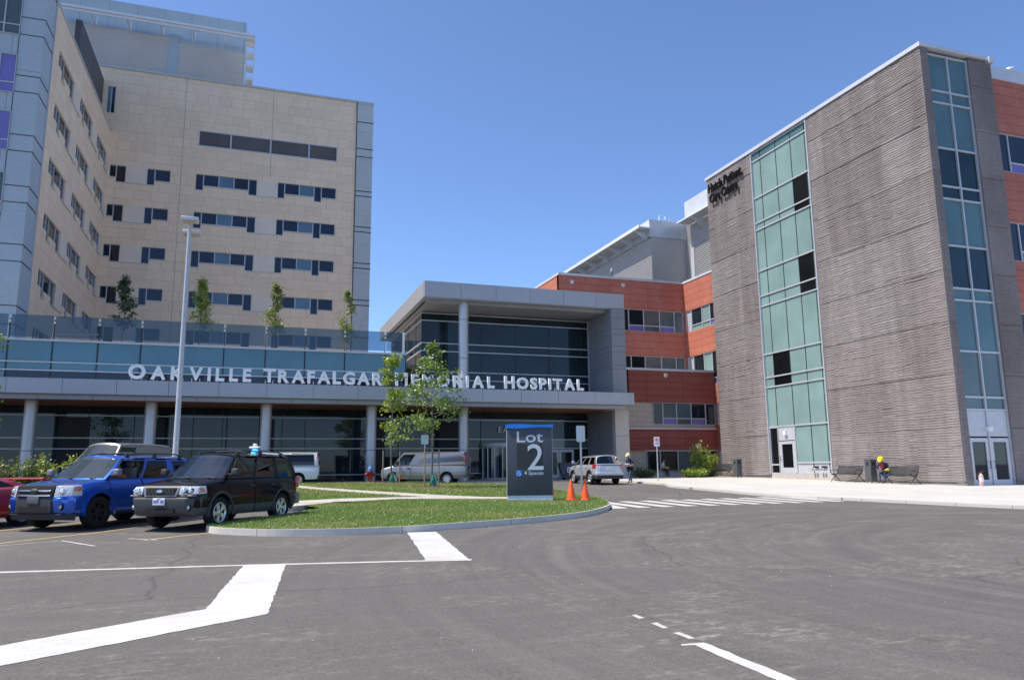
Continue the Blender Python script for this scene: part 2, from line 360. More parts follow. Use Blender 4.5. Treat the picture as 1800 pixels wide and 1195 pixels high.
# ------------------------------------------------------------------ mesh helpers
def gz(x, y): return .0165 * max(-60.0, min(56.0, y))
class MB:
    def __init__(s): s.v = []; s.f = []; s.m = []; s.sm = []
    def add(s, vs, fs, mi=0, smooth=False):
        b = len(s.v); s.v += [tuple(p) for p in vs]
        for f in fs: s.f.append(tuple(i + b for i in f)); s.m.append(mi); s.sm.append(smooth)
        return s
    def hexa(s, q0, q1, mi=0):
        return s.add(list(q0) + list(q1), [(3, 2, 1, 0), (4, 5, 6, 7), (0, 1, 5, 4), (1, 2, 6, 5), (2, 3, 7, 6), (3, 0, 4, 7)], mi)
    def box(s, x0, x1, y0, y1, z0, z1, mi=0):
        return s.hexa([(x0, y0, z0), (x1, y0, z0), (x1, y1, z0), (x0, y1, z0)], [(x0, y0, z1), (x1, y0, z1), (x1, y1, z1), (x0, y1, z1)], mi)
    def rbox(s, x0, x1, y0, y1, z0, z1, r, mi=0):
        # box with all edges bevelled: three nested slabs
        bm = bmesh.new(); bmesh.ops.create_cube(bm, size=1)
        for v in bm.verts:
            v.co = ((x0 + x1) / 2 + v.co.x * (x1 - x0), (y0 + y1) / 2 + v.co.y * (y1 - y0), (z0 + z1) / 2 + v.co.z * (z1 - z0))
        bmesh.ops.bevel(bm, geom=list(bm.edges), offset=r, segments=2, affect='EDGES', profile=.6)
        bm.verts.index_update()
        s.add([v.co[:] for v in bm.verts], [[v.index for v in f.verts] for f in bm.faces], mi, True); bm.free(); return s
    def prism(s, poly, axis, c0, c1, mi=0):
        n = len(poly)
        def P(a, b, c): return {'x': (c, a, b), 'y': (a, c, b), 'z': (a, b, c)}[axis]
        s.add([P(a, b, c0) for a, b in poly] + [P(a, b, c1) for a, b in poly],
              [tuple(range(n))[::-1], tuple(range(n, 2 * n))] + [(i, (i + 1) % n, n + (i + 1) % n, n + i) for i in range(n)], mi); return s
    def tube(s, pts, rad, seg=8, mi=0, smooth=True):
        pts = [Vector(p) for p in pts]; n = len(pts)
        rs = rad if isinstance(rad, (list, tuple)) else [rad] * n
        vs = []; prev = None
        for i, p in enumerate(pts):
            t = (pts[min(i + 1, n - 1)] - pts[max(i - 1, 0)]).normalized()
            a = prev if prev is not None else (Vector((0, 0, 1)) if abs(t.z) < .9 else Vector((1, 0, 0)))
            a = (a - t * a.dot(t)).normalized(); prev = a; b = t.cross(a)
            for k in range(seg):
                an = 2 * math.pi * k / seg
                vs.append(p + (a * math.cos(an) + b * math.sin(an)) * rs[i])
        fs = [(i * seg + k, i * seg + (k + 1) % seg, (i + 1) * seg + (k + 1) % seg, (i + 1) * seg + k) for i in range(n - 1) for k in range(seg)]
        s.add(vs, fs, mi, smooth)
        s.add(vs[:seg], [tuple(range(seg))[::-1]], mi); s.add(vs[-seg:], [tuple(range(seg))], mi); return s
    def lathe(s, prof, seg=20, o=(0, 0, 0), axis='z', mi=0, smooth=True):
        vs = []
        for r, h in prof:
            for k in range(seg):
                a = 2 * math.pi * k / seg; c, d = r * math.cos(a), r * math.sin(a)
                p = (c, d, h) if axis == 'z' else ((c, h, d) if axis == 'y' else (h, c, d))
                vs.append((p[0] + o[0], p[1] + o[1], p[2] + o[2]))
        n = len(prof)
        fs = [(i * seg + k, i * seg + (k + 1) % seg, (i + 1) * seg + (k + 1) % seg, (i + 1) * seg + k) for i in range(n - 1) for k in range(seg)]
        s.add(vs, fs, mi, smooth)
        if prof[0][0] > 1e-4: s.add(vs[:seg], [tuple(range(seg))[::-1]], mi)
        if prof[-1][0] > 1e-4: s.add(vs[-seg:], [tuple(range(seg))], mi)
        return s
    def mesh(s, name, mats, fix=True, sharp=None):
        me = bpy.data.meshes.new(name)
        me.from_pydata(s.v, [], s.f)
        for m_ in (mats if isinstance(mats, (list, tuple)) else [mats]): me.materials.append(M[m_] if isinstance(m_, str) else m_)
        me.polygons.foreach_set('material_index', s.m); me.polygons.foreach_set('use_smooth', s.sm)
        if fix:
            bm = bmesh.new(); bm.from_mesh(me); bmesh.ops.recalc_face_normals(bm, faces=bm.faces); bm.to_mesh(me); bm.free()
        if sharp: me.set_sharp_from_angle(angle=R(sharp))
        me.update()
        return me
    def build(s, name, mats, parent=None, fix=True, sharp=None):
        return link(bpy.data.objects.new(name, s.mesh(name, mats, fix, sharp)), parent)
def build_each(mb, name, mats, parent=None, n=8):
    """every box of the builder becomes an object of its own"""
    out = []
    for b in range(0, len(mb.v), n):
        q = MB(); q.v = mb.v[b:b + n]; k0 = b // n * 6; q.f = [tuple(i - b for i in f) for f in mb.f[k0:k0 + 6]]; q.m = mb.m[k0:k0 + 6]; q.sm = mb.sm[k0:k0 + 6]
        out.append(q.build(name, mats, parent))
    return out
def link(o, parent=None):
    col.objects.link(o)
    if parent:
        o.parent = parent
        if parent.get('wc'): o.matrix_parent_inverse = Matrix.Translation(-parent.location)
        elif parent.parent and parent.parent.get('wc'): pass
    return o
def tag(o, label=None, cat=None, group=None, kind=None):
    for k, v in (('label', label), ('category', cat), ('group', group), ('kind', kind)):
        if v: o[k] = v
    return o
def thing(name, label, cat, loc=(0, 0, 0), rz=0, group=None, world=False):
    o = bpy.data.objects.new(name, None); o.empty_display_size = .2; col.objects.link(o)
    o.location = loc; o.rotation_euler = (0, 0, rz)
    if world: o['wc'] = 1                   # children are modelled in place
    return tag(o, label, cat, group)
def kids(o): return [c for c in list(col.objects) if c.parent == o]
def dup(o, loc, rz=None, label=None, scale=None, parent=None):
    c = o.copy(); col.objects.link(c)
    if parent: c.parent = parent
    else:
        c.location = loc
        if rz is not None: c.rotation_euler = (0, 0, rz)
        if scale: c.scale = scale if isinstance(scale, (tuple, list)) else (scale,) * 3
        if label: c['label'] = label
    for k in kids(o): dup(k, None, parent=c)
    return c
def text_mesh(txt, size, depth, bold=0.0, align='LEFT', space=1.0):
    cu = bpy.data.curves.new('lettering', 'FONT'); cu.body = txt; cu.size = size; cu.extrude = depth / 2; cu.offset = bold; cu.align_x = align
    cu.space_character = space; cu.resolution_u = 4
    o = bpy.data.objects.new('lettering', cu); col.objects.link(o)
    dg = bpy.context.evaluated_depsgraph_get(); me = bpy.data.meshes.new_from_object(o.evaluated_get(dg))
    bpy.data.objects.remove(o); bpy.data.curves.remove(cu)
    return me
def put_text(name, txt, size, depth, mat, loc, ux, uz, parent=None, bold=0, align='LEFT', space=1.0, width=None):
    """text whose line runs along ux and stands along uz"""
    me = text_mesh(txt, size, depth, bold, align, space)
    me.materials.clear(); me.materials.append(M[mat])
    ux, uz = Vector(ux).normalized(), Vector(uz).normalized(); un = ux.cross(uz)
    xs = [v.co.x for v in me.vertices]; sx = (width / (max(xs) - min(xs))) if width else 1
    loc = Vector(loc)
    for v in me.vertices: v.co = loc + ux * (v.co.x * sx) + uz * v.co.y + un * v.co.z
    return link(bpy.data.objects.new(name, me), parent)
# planar frames: a point on a facade is (a, b, c) = along, up, out
class FR:
    def __init__(s, ax, k, sgn): s.ax, s.k, s.sgn = ax, k, sgn
    def p(s, a, b, c=0): return (a, s.k + s.sgn * c, b) if s.ax == 'y' else (s.k + s.sgn * c, a, b)
    def box(s, mb, a0, a1, b0, b1, c0, c1, mi=0):
        mb.hexa([s.p(a0, b0, c0), s.p(a1, b0, c0), s.p(a1, b1, c0), s.p(a0, b1, c0)], [s.p(a0, b0, c1), s.p(a1, b0, c1), s.p(a1, b1, c1), s.p(a0, b1, c1)], mi)
    def quad(s, mb, a0, a1, b0, b1, c, mi=0):
        mb.add([s.p(a0, b0, c), s.p(a1, b0, c), s.p(a1, b1, c), s.p(a0, b1, c)], [(0, 1, 2, 3)], mi)
def wall(fr, a0, a1, b0, b1, holes, depth=.25, thick=.4, mi=0, mb=None):
    """wall slab with real openings"""
    mb = mb or MB()
    A = sorted({a0, a1} | {min(max(x, a0), a1) for h in holes for x in h[:2]}); B = sorted({b0, b1} | {min(max(x, b0), b1) for h in holes for x in h[2:4]})
    hol = lambda a, b: any(h[0] < a < h[1] and h[2] < b < h[3] for h in holes)
    cell = {}
    for i in range(len(A) - 1):
        for j in range(len(B) - 1):
            cell[i, j] = hol((A[i] + A[i + 1]) / 2, (B[j] + B[j + 1]) / 2)
            fr.quad(mb, A[i], A[i + 1], B[j], B[j + 1], -depth if cell[i, j] else 0, 1 if cell[i, j] else mi)
    for (i, j), h in cell.items():
        if not h: continue
        for di, dj in ((1, 0), (-1, 0), (0, 1), (0, -1)):
            if not cell.get((i + di, j + dj), False):
                if di: a = A[i + (di > 0)]; q = [fr.p(a, B[j], 0), fr.p(a, B[j + 1], 0), fr.p(a, B[j + 1], -depth), fr.p(a, B[j], -depth)]
                else: b = B[j + (dj > 0)]; q = [fr.p(A[i], b, 0), fr.p(A[i + 1], b, 0), fr.p(A[i + 1], b, -depth), fr.p(A[i], b, -depth)]
                mb.add(q, [(0, 1, 2, 3)], mi)
    for a in (a0, a1): mb.add([fr.p(a, b0, 0), fr.p(a, b1, 0), fr.p(a, b1, -thick), fr.p(a, b0, -thick)], [(0, 1, 2, 3)], mi)
    mb.add([fr.p(a0, b1, 0), fr.p(a1, b1, 0), fr.p(a1, b1, -thick), fr.p(a0, b1, -thick)], [(0, 1, 2, 3)], mi)
    return mb
def window(parent, fr, cells, mats, c=-.14, bar=.06, fmat='frame_metal', sill=True, fd=.07, name='window'):
    """cells: (a0,a1,b0,b1,material index). The frame is the part, all its panes together the sub-part."""
    f = MB(); p = MB()
    for (a0, a1, b0, b1, mi) in cells:
        fr.quad(p, a0 + bar * .4, a1 - bar * .4, b0 + bar * .4, b1 - bar * .4, c, mi)
        h = bar / 2
        fr.box(f, a0, a0 + h, b0, b1, c - .02, c + fd); fr.box(f, a1 - h, a1, b0, b1, c - .02, c + fd)
        fr.box(f, a0 + h, a1 - h, b0, b0 + h, c - .02, c + fd); fr.box(f, a0 + h, a1 - h, b1 - h, b1, c - .02, c + fd)
    w_ = f.build(name, fmat, parent)
    w_['wc2'] = 1
    sub(p, 'pane', mats, w_, fix=False)
    return w_
def sub(mb, name, mats, part, **kw):
    """sub-part modelled in the same frame as its part"""
    return mb.build(name, mats, part, **kw)
def poly_sheet(pts, dz, thick=0, inner=None):
    """flat polygon draped on the sloping ground"""
    bm = bmesh.new()
    vs = [bm.verts.new((x, y, gz(x, y) + dz)) for x, y in pts]
    es = [bm.edges.new((vs[i], vs[(i + 1) % len(vs)])) for i in range(len(vs))]
    bmesh.ops.triangle_fill(bm, use_beauty=True, use_dissolve=False, edges=es)
    bmesh.ops.recalc_face_normals(bm, faces=bm.faces)
    for f in bm.faces:
        if f.normal.z < 0: f.normal_flip()
    mb = MB(); bm.verts.index_update()
    mb.add([v.co[:] for v in bm.verts], [[v.index for v in f.verts] for f in bm.faces])
    if thick:
        n = len(pts); mb.add([(x, y, gz(x, y) + dz) for x, y in pts] + [(x, y, gz(x, y) + dz - thick) for x, y in pts], [(i, n + i, n + (i + 1) % n, (i + 1) % n) for i in range(n)])
    bm.free(); return mb
def smooth_path(pts, n=6, closed=False):
    out = []; N = len(pts)
    for i in range(N if closed else N - 1):
        g = lambda k: Vector(pts[k % N]) if closed else Vector(pts[max(0, min(N - 1, k))])
        p0, p1, p2, p3 = g(i - 1), g(i), g(i + 1), g(i + 2)
        for k in range(n):
            t = k / n
            out.append(tuple(.5 * ((2 * p1) + (p2 - p0) * t + (2 * p0 - 5 * p1 + 4 * p2 - p3) * t * t + (3 * p1 - p0 - 3 * p2 + p3) * t ** 3)))
    if not closed: out.append(tuple(pts[-1]))
    return out
# ------------------------------------------------------------------ ground, paving, markings
mb = MB()
ys = [-2500, -60] + list(range(-50, 60, 10)) + [56, 3000]; ys = sorted(set(ys)); xs_ = [-2500, -60, -20, 0, 20, 60, 2500]
mb.add([(x, y, gz(x, y)) for y in ys for x in xs_], [(j * 7 + i, j * 7 + i + 1, (j + 1) * 7 + i + 1, (j + 1) * 7 + i) for j in range(len(ys) - 1) for i in range(6)])
tag(mb.build('ground', 'asphalt'), kind='structure')
# plaza on the right with its kerb
kerb_r = [(22.4, 54), (22.4, 46), (22.55, 40.5), (22.3, 38.6), (21.2, 36.2), (20.85, 34), (20.7, 32), (20.3, 29), (19.95, 26.6), (20.05, 24.8), (20.66, 23.6), (21.25, 21.4), (21.8, 19.2), (22.4, 17.2), (23.6, 13.5), (25.2, 9), (27, 4)]
kr = smooth_path(kerb_r, 4)
tag(poly_sheet(kr + [(75, 4), (75, 54)], .1, .12).build('plaza_pavement', 'concrete'), kind='structure')
def kerb_strip(path, side, wd=.17, h0=0, h1=.13):
    dense, jm = [], []; run = 0.0; nxt = 1.5
    for a, b in zip(path, path[1:]):
        a, b = Vector(a), Vector(b); L = (b - a).length; dense.append(tuple(a)); jm.append(0)
        while nxt < run + L - .02:
            for d_, m_ in ((-.009, 1), (.009, 0)): dense.append(tuple(a.lerp(b, (nxt - run + d_) / L))); jm.append(m_)
            nxt += 3.0
        run += L; nxt = max(nxt, run + .02)
    dense.append(tuple(path[-1])); path = dense
    mb = MB(); n = len(path); prof = []
    for i, (x, y) in enumerate(path):
        a, b = Vector(path[max(i - 1, 0)]), Vector(path[min(i + 1, n - 1)]); t = (b - a).normalized(); nn = Vector((-t.y, t.x)) * side
        z = gz(x, y); o = Vector((x, y)); q = o + nn * wd
        prof.append([(o.x, o.y, z + h0 - .05), (o.x + nn.x * .035, o.y + nn.y * .035, z + h1 * .45), (o.x + nn.x * .06, o.y + nn.y * .06, z + h1 * .8), (o.x + nn.x * .11, o.y + nn.y * .11, z + h1), (q.x, q.y, z + h1), (q.x, q.y, z - .05)])
    vs = [p for r_ in prof for p in r_]
    fs = [(i * 6 + k, i * 6 + k + 1, (i + 1) * 6 + k + 1, (i + 1) * 6 + k) for i in range(n - 1) for k in range(5)]
    mb.add(vs, fs, 0, False); mb.m = [jm[i // 5] for i in range(len(fs))]; return mb
tag(kerb_strip(kr, 1, .16, 0, .105).build('plaza_kerb', ['path_concrete', 'foundation']), kind='structure')
# paved strip under the entrance canopy
tag(poly_sheet([(-45, 47.6), (22.38, 47.6), (22.38, 60), (-45, 60)], .06, .08).build('entrance_pavement', 'path_concrete'), kind='structure')
# lawn island with its kerb
kerb_l = [(2.3, 23.9), (1.0, 21.55), (-.05, 20.05), (-.62, 19.25), (-.66, 18.75), (-.38, 18.25), (.5, 17.5), (1.5, 17.2), (2.43, 17.1), (3.46, 17.24), (4.62, 17.62), (5.9, 18.1), (7.34, 18.8), (8.8, 19.85), (10.2, 21.5), (10.95, 22.8), (11.6, 24.3), (12.1, 26), (12.5, 28.5), (13.1, 32.5), (13.5, 36), (12.6, 41), (10.2, 44.8), (7.5, 46.0), (3, 46.6), (1.2, 46.7)]
kl = smooth_path(kerb_l, 6)
tag(kerb_strip(kl, -1, .17, 0, .14).build('lawn_kerb', ['kerb_concrete', 'foundation']), kind='structure')
def inset(path, side, d):
    out = []; n = len(path)
    for i, (x, y) in enumerate(path):
        a, b = Vector(path[max(i - 1, 0)]), Vector(path[min(i + 1, n - 1)]); t = (b - a).normalized(); nn = Vector((-t.y, t.x)) * side
        out.append((x + nn.x * d, y + nn.y * d))
    return out
lawn_poly = inset(kl, -1, .165) + [(1.2, 40), (1.3, 27)]
tag(poly_sheet(lawn_poly, .135).build('lawn', 'lawn_soil'), kind='structure')
path1 = [(2.3, 44.2), (3.34, 39.8), (5.2, 34.8), (7.09, 30.28), (8.4, 27.9), (9.9, 27.2), (9.9, 26.2), (8.77, 26.33), (5.2, 27.85), (2.8, 26.6), (1.35, 25.0), (-26, 25.0), (-26, 27.6), (1.45, 27.9), (3.27, 28.95), (6.3, 28.95), (4.9, 32), (3.2, 36.5), (2.2, 40), (1.6, 44)]
tag(poly_sheet(path1, .155, .16).build('footpath', 'path_concrete'), kind='structure')
# planting bed on the far left
tag(poly_sheet([(-40, 43), (-6.5, 43), (-5.5, 46.8), (-40, 46.8)], .12, .15).build('planting_bed', 'mulch'), kind='structure')
rg_ = random.Random(11)
def ragged(p, step=.12, j=.011):
    """hand sprayed edges: short steps with a little wander"""
    out = []
    for i in range(len(p)):
        a, b = Vector(p[i]), Vector(p[(i + 1) % len(p)]); L = (b - a).length; n = max(1, min(60, int(L / step)))
        for k in range(n): q = a.lerp(b, k / n); out.append((q.x + rg_.uniform(-j, j), q.y + rg_.uniform(-j, j)))
    return out
def marking(name, polys, mat, dz=.004):
    mb = MB()
    for p in polys: s_ = poly_sheet(ragged(p), dz); mb.add(s_.v, s_.f)
    return tag(mb.build(name, mat), kind='structure')
def strip(a, b, wd):
    a, b = Vector(a), Vector(b); t = (b - a).normalized(); n_ = Vector((-t.y, t.x)) * wd / 2
    return [tuple(a - n_), tuple(b - n_), tuple(b + n_), tuple(a + n_)]
marking('lane_marking', [[(-8, 13.72), (-3.4, 13.28), (-.08, 12.82), (3.44, 12.16), (3.5, 12.3), (-.08, 12.94), (-3.4, 13.42), (-8, 13.86)]], 'white_paint')
marking('arrow_marking', [[(3.36, 17.02), (4.0, 16.98), (3.45, 12.31), (2.76, 12.44)]], 'white_paint', .0045)
marking('chevron_marking', [[(-.02, 12.8), (.6, 12.69), (.26, 8.86), (-1.86, 7.42), (-4.4, 5.7), (-4.9, 6.3), (-2.03, 8.22), (-.39, 9.36)]], 'white_paint', .0045)
marking('lane_line_marking', [[(3.68, 6.21), (3.92, 6.2), (3.92, 4.0), (3.78, 4.0), (3.78, 6.13), (3.66, 6.16)]], 'white_paint')
marking('dashed_marking', [[(3.855, a), (3.925, a), (3.925, b), (3.855, b)] for a, b in ((7.28, 7.48), (6.82, 7.06), (6.35, 6.62))], 'worn_white_paint')
marking('stall_marking', [strip((-1.95, 17.42), (-.72, 18.66), .1), strip((-5.6, 16.6), (-3.2, 19.5), .1), strip((-3.2, 19.5), (-.6, 24), .1), strip((-7.2, 18.4), (-3.2, 24), .1)], 'yellow_paint')
marking('scuff_marking', [strip((-3.55, 17.96), (-2.7, 16.62), .06), strip((-5.0, 17.0), (-3.6, 17.9), .05), strip((-2.3, 17.9), (-1.7, 17.35), .07)], 'worn_white_paint')
marking('crosswalk_marking', [[(x, 22.35 + .02 * k), (x + .46, 22.35 + .02 * k), (x + .46, 25.6 + .05 * k), (x, 25.6 + .05 * k)] for k, x in enumerate([11.95 + .89 * i for i in range(10)])] + [[(11.0, 22.3), (11.5, 22.2), (12.0, 25.2), (11.75, 25.3)]], 'white_paint')
marking('edge_marking', [strip((15.1, 27.5), (15.45, 25.75), .1), strip((13.9, 33.9), (13.75, 31.6), .1)], 'worn_white_paint')
mb = MB(); rr = random.Random(3)
for i in range(260):
    x, y = rr.uniform(-6, 12), rr.uniform(5, 18); s_ = rr.uniform(.004, .011) * (1.6 if rr.random() < .06 else 1)
    z = gz(x, y); a = rr.uniform(0, 6)
    mb.add([(x + s_ * math.cos(a + k * 2.1), y + s_ * math.sin(a + k * 2.1), z) for k in range(3)] + [(x, y, z + s_ * 1.1)], [(0, 1, 3), (1, 2, 3), (2, 0, 3)], rr.randrange(2))
tag(mb.build('gravel', ['foundation', 'path_concrete']), kind='stuff')

# ------------------------------------------------------------------ stone tower on the right
tower = thing('stone_tower', 'tall grey ribbed stone tower with two green glass strips and black lettering', 'building', (34.1, 40, .66), world=True)
def ledge_wall(name, fr, a0, a1, b0, b1, seed, pitch=.135, amp=.03, parent=tower, da=.09):
    rn = np.random.RandomState(seed)
    na = max(4, int((a1 - a0) / da)); nb = int((b1 - b0) / (pitch / 5))
    A = np.linspace(a0, a1, na + 1); B = np.linspace(b0, b1, nb + 1)
    H = np.zeros((nb + 1, na + 1)); off = np.zeros_like(H); pro = np.zeros_like(H)
    grp = .45; ng = int((b1 - b0) / grp) + 2
    for g in range(ng):
        x = a0 - rn.uniform(0, 1); xs2 = [x]; vs2 = [0.0]; pv = [0.0]
        while x < a1 + 1:
            v = rn.choice([-.045, 0, 0, .045]); q = rn.uniform(-.011, .011); L = rn.uniform(.35, 1.15)
            xs2 += [x + .13, x + L]; vs2 += [v, v]; pv += [q, q]; x += L
        rows = np.where(((B - b0) / grp).astype(int) == g)[0]
        if len(rows):
            off[rows] = np.interp(A, xs2, vs2); pro[rows] = np.interp(A, xs2, pv)
    ph = (B[:, None] + off) / pitch; fr_ = ph - np.floor(ph)
    rowid = np.floor(ph).astype(int); jit = (np.sin(rowid * 12.9898 + np.floor(A / 2.3)[None, :] * 78.233) * 43758.5453); jit = jit - np.floor(jit)
    H = amp * (1 - fr_) ** .8 * (.65 + .5 * jit) + pro
    for z in np.arange(b0 + 2.75, b1 - .5, 2.75): H[np.abs(B - z) < .015] = -.035
    H[:, 0] = H[:, -1] = 0; H[0] = H[-1] = 0
    co = [fr.p(A[i], B[j], H[j, i]) for j in range(nb + 1) for i in range(na + 1)]
    W = na + 1
    fs = [(j * W + i, j * W + i + 1, (j + 1) * W + i + 1, (j + 1) * W + i) if fr.ax == 'y' else (j * W + i + 1, j * W + i, (j + 1) * W + i, (j + 1) * W + i + 1) for j in range(nb) for i in range(na)]
    mb = MB(); mb.v = co; mb.f = fs; mb.m = [0] * len(fs); mb.sm = [False] * len(fs)
    # returns
    for a in (a0, a1): mb.add([fr.p(a, b0, 0), fr.p(a, b1, 0), fr.p(a, b1, -.5), fr.p(a, b0, -.5)], [(0, 1, 2, 3)])
    return mb.build(name, 'ledge_stone', parent, fix=False)
fw, fs_ = FR('x', 34.1, -1), FR('y', 29.28, -1)
TOP = 24.5
ledge_wall('stone_wall', fw, 29.28, 38.5, .75, TOP, 1)
ledge_wall('stone_wall', fw, 44.5, 50.25, 1.0, TOP, 2)
ledge_wall('stone_wall', fs_, 34.1, 34.66, .75, TOP, 3, da=.14)
ledge_wall('stone_wall', fs_, 37.66, 39.36, .75, TOP - .15, 4, da=.14)
mb = MB()
for a0, a1 in ((29.26, 38.5), (44.5, 50.25)): fw.box(mb, a0, a1, .2, 1.0 if a0 > 40 else .85, -.5, -.045)
for a0, a1 in ((34.12, 34.66), (37.66, 39.36)): fs_.box(mb, a0, a1, .2, .8, -.5, -.045)
build_each(mb, 'plinth', 'foundation', tower)
mb = MB(); 
for i in range(7): fw.box(mb, 38.52 + .85 * i, 38.52 + .85 * (i + 1) - .015, .4, 1.12, -.4, -.02)
mb.build('stone_skirting', 'pale_stone', tower)
mb = MB()
mb.box(34.0, 34.5, 29.18, 50.35, TOP, TOP + .24); mb.box(34.5, 39.4, 29.18, 29.7, TOP, TOP + .22); mb.box(39.1, 39.5, 29.1, 36, TOP - .15, TOP + .2)
mb.build('coping', 'coping_metal', tower)
mb = MB(); mb.box(34.5, 60, 30.3, 50.3, TOP - .4, TOP - .1); mb.box(34.55, 60, 49.9, 50.2, .5, TOP - .41); mb.box(34.75, 39, 29.95, 30.2, .6, TOP - .41); mb.box(34.55, 34.7, 30.25, 49.8, .6, TOP - .42)
mb.build('roof_core', 'dark_metal', tower)
# west glass strip
yv = [44.5, 43.54, 41.83, 40.27, 38.85, 38.5]
zb = [1.16, 1.86, 4.31, 7.08, 7.77, 9.41, 12.88, 13.63, 15.47, 18.53, 19.06, 20.92, 23.75, 24.4]
f = MB(); p = MB(); d = MB()
for j in range(len(zb) - 1):
    for i in range(5):
        a0, a1 = yv[i + 1], yv[i]; b0, b1 = zb[j], zb[j + 1]
        if j < 2 and i < 2: continue
        mi = 0
        if (i == 3 and (18.5 < b0 < 20 or 12.8 < b0 < 14)) or (i == 1 and 7 < b0 < 8.9): mi = 1
        if j == 0: mi = 2
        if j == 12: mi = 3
        fw.quad(p, a0, a1, b0, b1, -.09, mi)
for i in (1, 2, 3, 4): fw.box(d, yv[i] - .02, yv[i] + .02, 4.31 if i == 1 else (4.31 if i == 2 else 1.16), 24.4, -.1, -.06)
for z in zb: fw.box(f, 38.5, 44.5 if z > 4 or z < 1.2 else 41.83, z - .045, z + .045, -.1, -.02)
for y in (38.5, 44.42): fw.box(f, y, y + .08, 1.16, 24.4, -.1, .06)
fw.box(f, 41.79, 41.87, 1.16, 4.31, -.1, -.02)
cw = f.build('curtain_wall', 'frame_metal', tower); sub(p, 'pane', ['glass_teal', 'glass_black', 'door_metal', 'glass_teal_shade'], cw, fix=False); build_each(d, 'joint', 'dark_metal', cw)
window(tower, fw, [(43.54, 44.42, 1.16, 1.75, 0), (43.54, 44.42, 1.75, 4.27, 0)], ['glass_black'], c=-.1, bar=.1, name='side_light')
dm = MB(); a0, a1, b0, b1 = 41.87, 43.5, 1.16, 3.3
for q in ((a0, a0 + .28, b0, b1), (a1 - .28, a1, b0, b1), (a0 + .28, a1 - .28, b0, b0 + .38), (a0 + .28, a1 - .28, b1 - .2, b1)): fw.box(dm, *q, -.12, -.04)
door = dm.build('door', 'door_metal', tower); g_ = MB(); fw.quad(g_, a0 + .28, a1 - .28, b0 + .38, b1 - .2, -.09); sub(g_, 'pane', 'glass_black', door, fix=False)
h_ = MB(); h_.tube([fw.p(43.36, 2.0, -.03), fw.p(43.36, 2.0, .05), fw.p(43.36, 2.3, .05), fw.p(43.36, 2.3, -.03)], .018, 6); sub(h_, 'handle', 'dark_metal', door)
mb = MB(); fw.box(mb, 41.87, 43.5, 3.36, 4.26, -.11, -.06); mb.build('transom_panel', 'door_metal', tower)
mb = MB(); fw.box(mb, 42.6, 42.86, 3.72, 4.0, -.06, .1); fw.box(mb, 42.64, 42.82, 3.66, 3.72, -.06, .06); mb.build('wall_lamp', 'white_steel', tower)
for y in (40.05, 39.3):
    mb = MB(); fw.box(mb, y - .22, y + .22, 1.5, 1.62, -.09, .0); mb.build('hose_connector', 'dark_metal', tower)
    c_ = [o for o in col.objects if o.name.startswith('hose_connector')][-1]
    for k in (-.12, .12):
        q = MB(); q.lathe([(.07, 0), (.09, .02), (.09, .1), (.06, .12), (.06, .16)], 10, (33.86, y + k, 1.42), 'x'); sub(q, 'hose_cap', 'alloy', c_)
put_text('lettering', 'Hatch Patient', .95, .1, 'letter_black', (33.87, 49.75, 23.25), (0, -1, 0), (0, 0, 1), tower, .03, width=4.3)
put_text('lettering', 'Care Centre', .95, .1, 'letter_black', (33.87, 49.6, 22.35), (0, -1, 0), (0, 0, 1), tower, .03, width=3.65)
# street-facing glass strip
zc = [4.43, 5.08, 7.48, 10.21, 10.85, 13.19, 15.82, 16.53, 18.73, 21.4, 22.1, 24.25]
mt = [4, 4, 3, 2, 1, 0, 1, 1, 0, 0, 0]
f = MB(); p = MB()
for j in range(11):
    for a0, a1 in ((34.7, 36.15), (36.15, 37.62)): fs_.quad(p, a0, a1, zc[j], zc[j + 1], -.2, mt[j])
for z in zc: fs_.box(f, 34.66, 37.66, z - .05, z + .05, -.22, -.12)
for x in (34.66, 36.11, 37.56): fs_.box(f, x, x + .09, .5, 24.3, -.22, -.1)
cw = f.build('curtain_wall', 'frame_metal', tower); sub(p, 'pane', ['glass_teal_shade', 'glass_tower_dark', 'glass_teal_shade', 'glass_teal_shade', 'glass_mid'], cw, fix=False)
mb = MB(); fs_.box(mb, 34.76, 36.1, 3.06, 4.37, -.25, -.17); fs_.box(mb, 36.21, 37.55, 3.06, 4.37, -.25, -.17); mb.build('transom_panel', 'door_metal', tower)
mb = MB(); fs_.box(mb, 36.02, 36.32, 3.3, 3.55, -.17, .02); mb.build('wall_lamp', 'white_steel', tower)
for a0, a1, hx in ((34.78, 36.09, 35.98), (36.22, 37.53, 36.33)):
    b0, b1 = .5, 2.98; dm = MB()
    for q in ((a0, a0 + .2, b0, b1), (a1 - .2, a1, b0, b1), (a0 + .2, a1 - .2, b0, b0 + .36), (a0 + .2, a1 - .2, b1 - .2, b1)): fs_.box(dm, *q, -.24, -.15)
    door = dm.build('door', 'door_metal', tower); g_ = MB(); fs_.quad(g_, a0 + .2, a1 - .2, b0 + .36, b1 - .2, -.2); sub(g_, 'pane', 'glass_dark', door, fix=False)
    h_ = MB(); h_.tube([fs_.p(hx, 1.45, -.15), fs_.p(hx, 1.45, -.07), fs_.p(hx, 1.8, -.07), fs_.p(hx, 1.8, -.15)], .018, 6); sub(h_, 'handle', 'dark_metal', door)
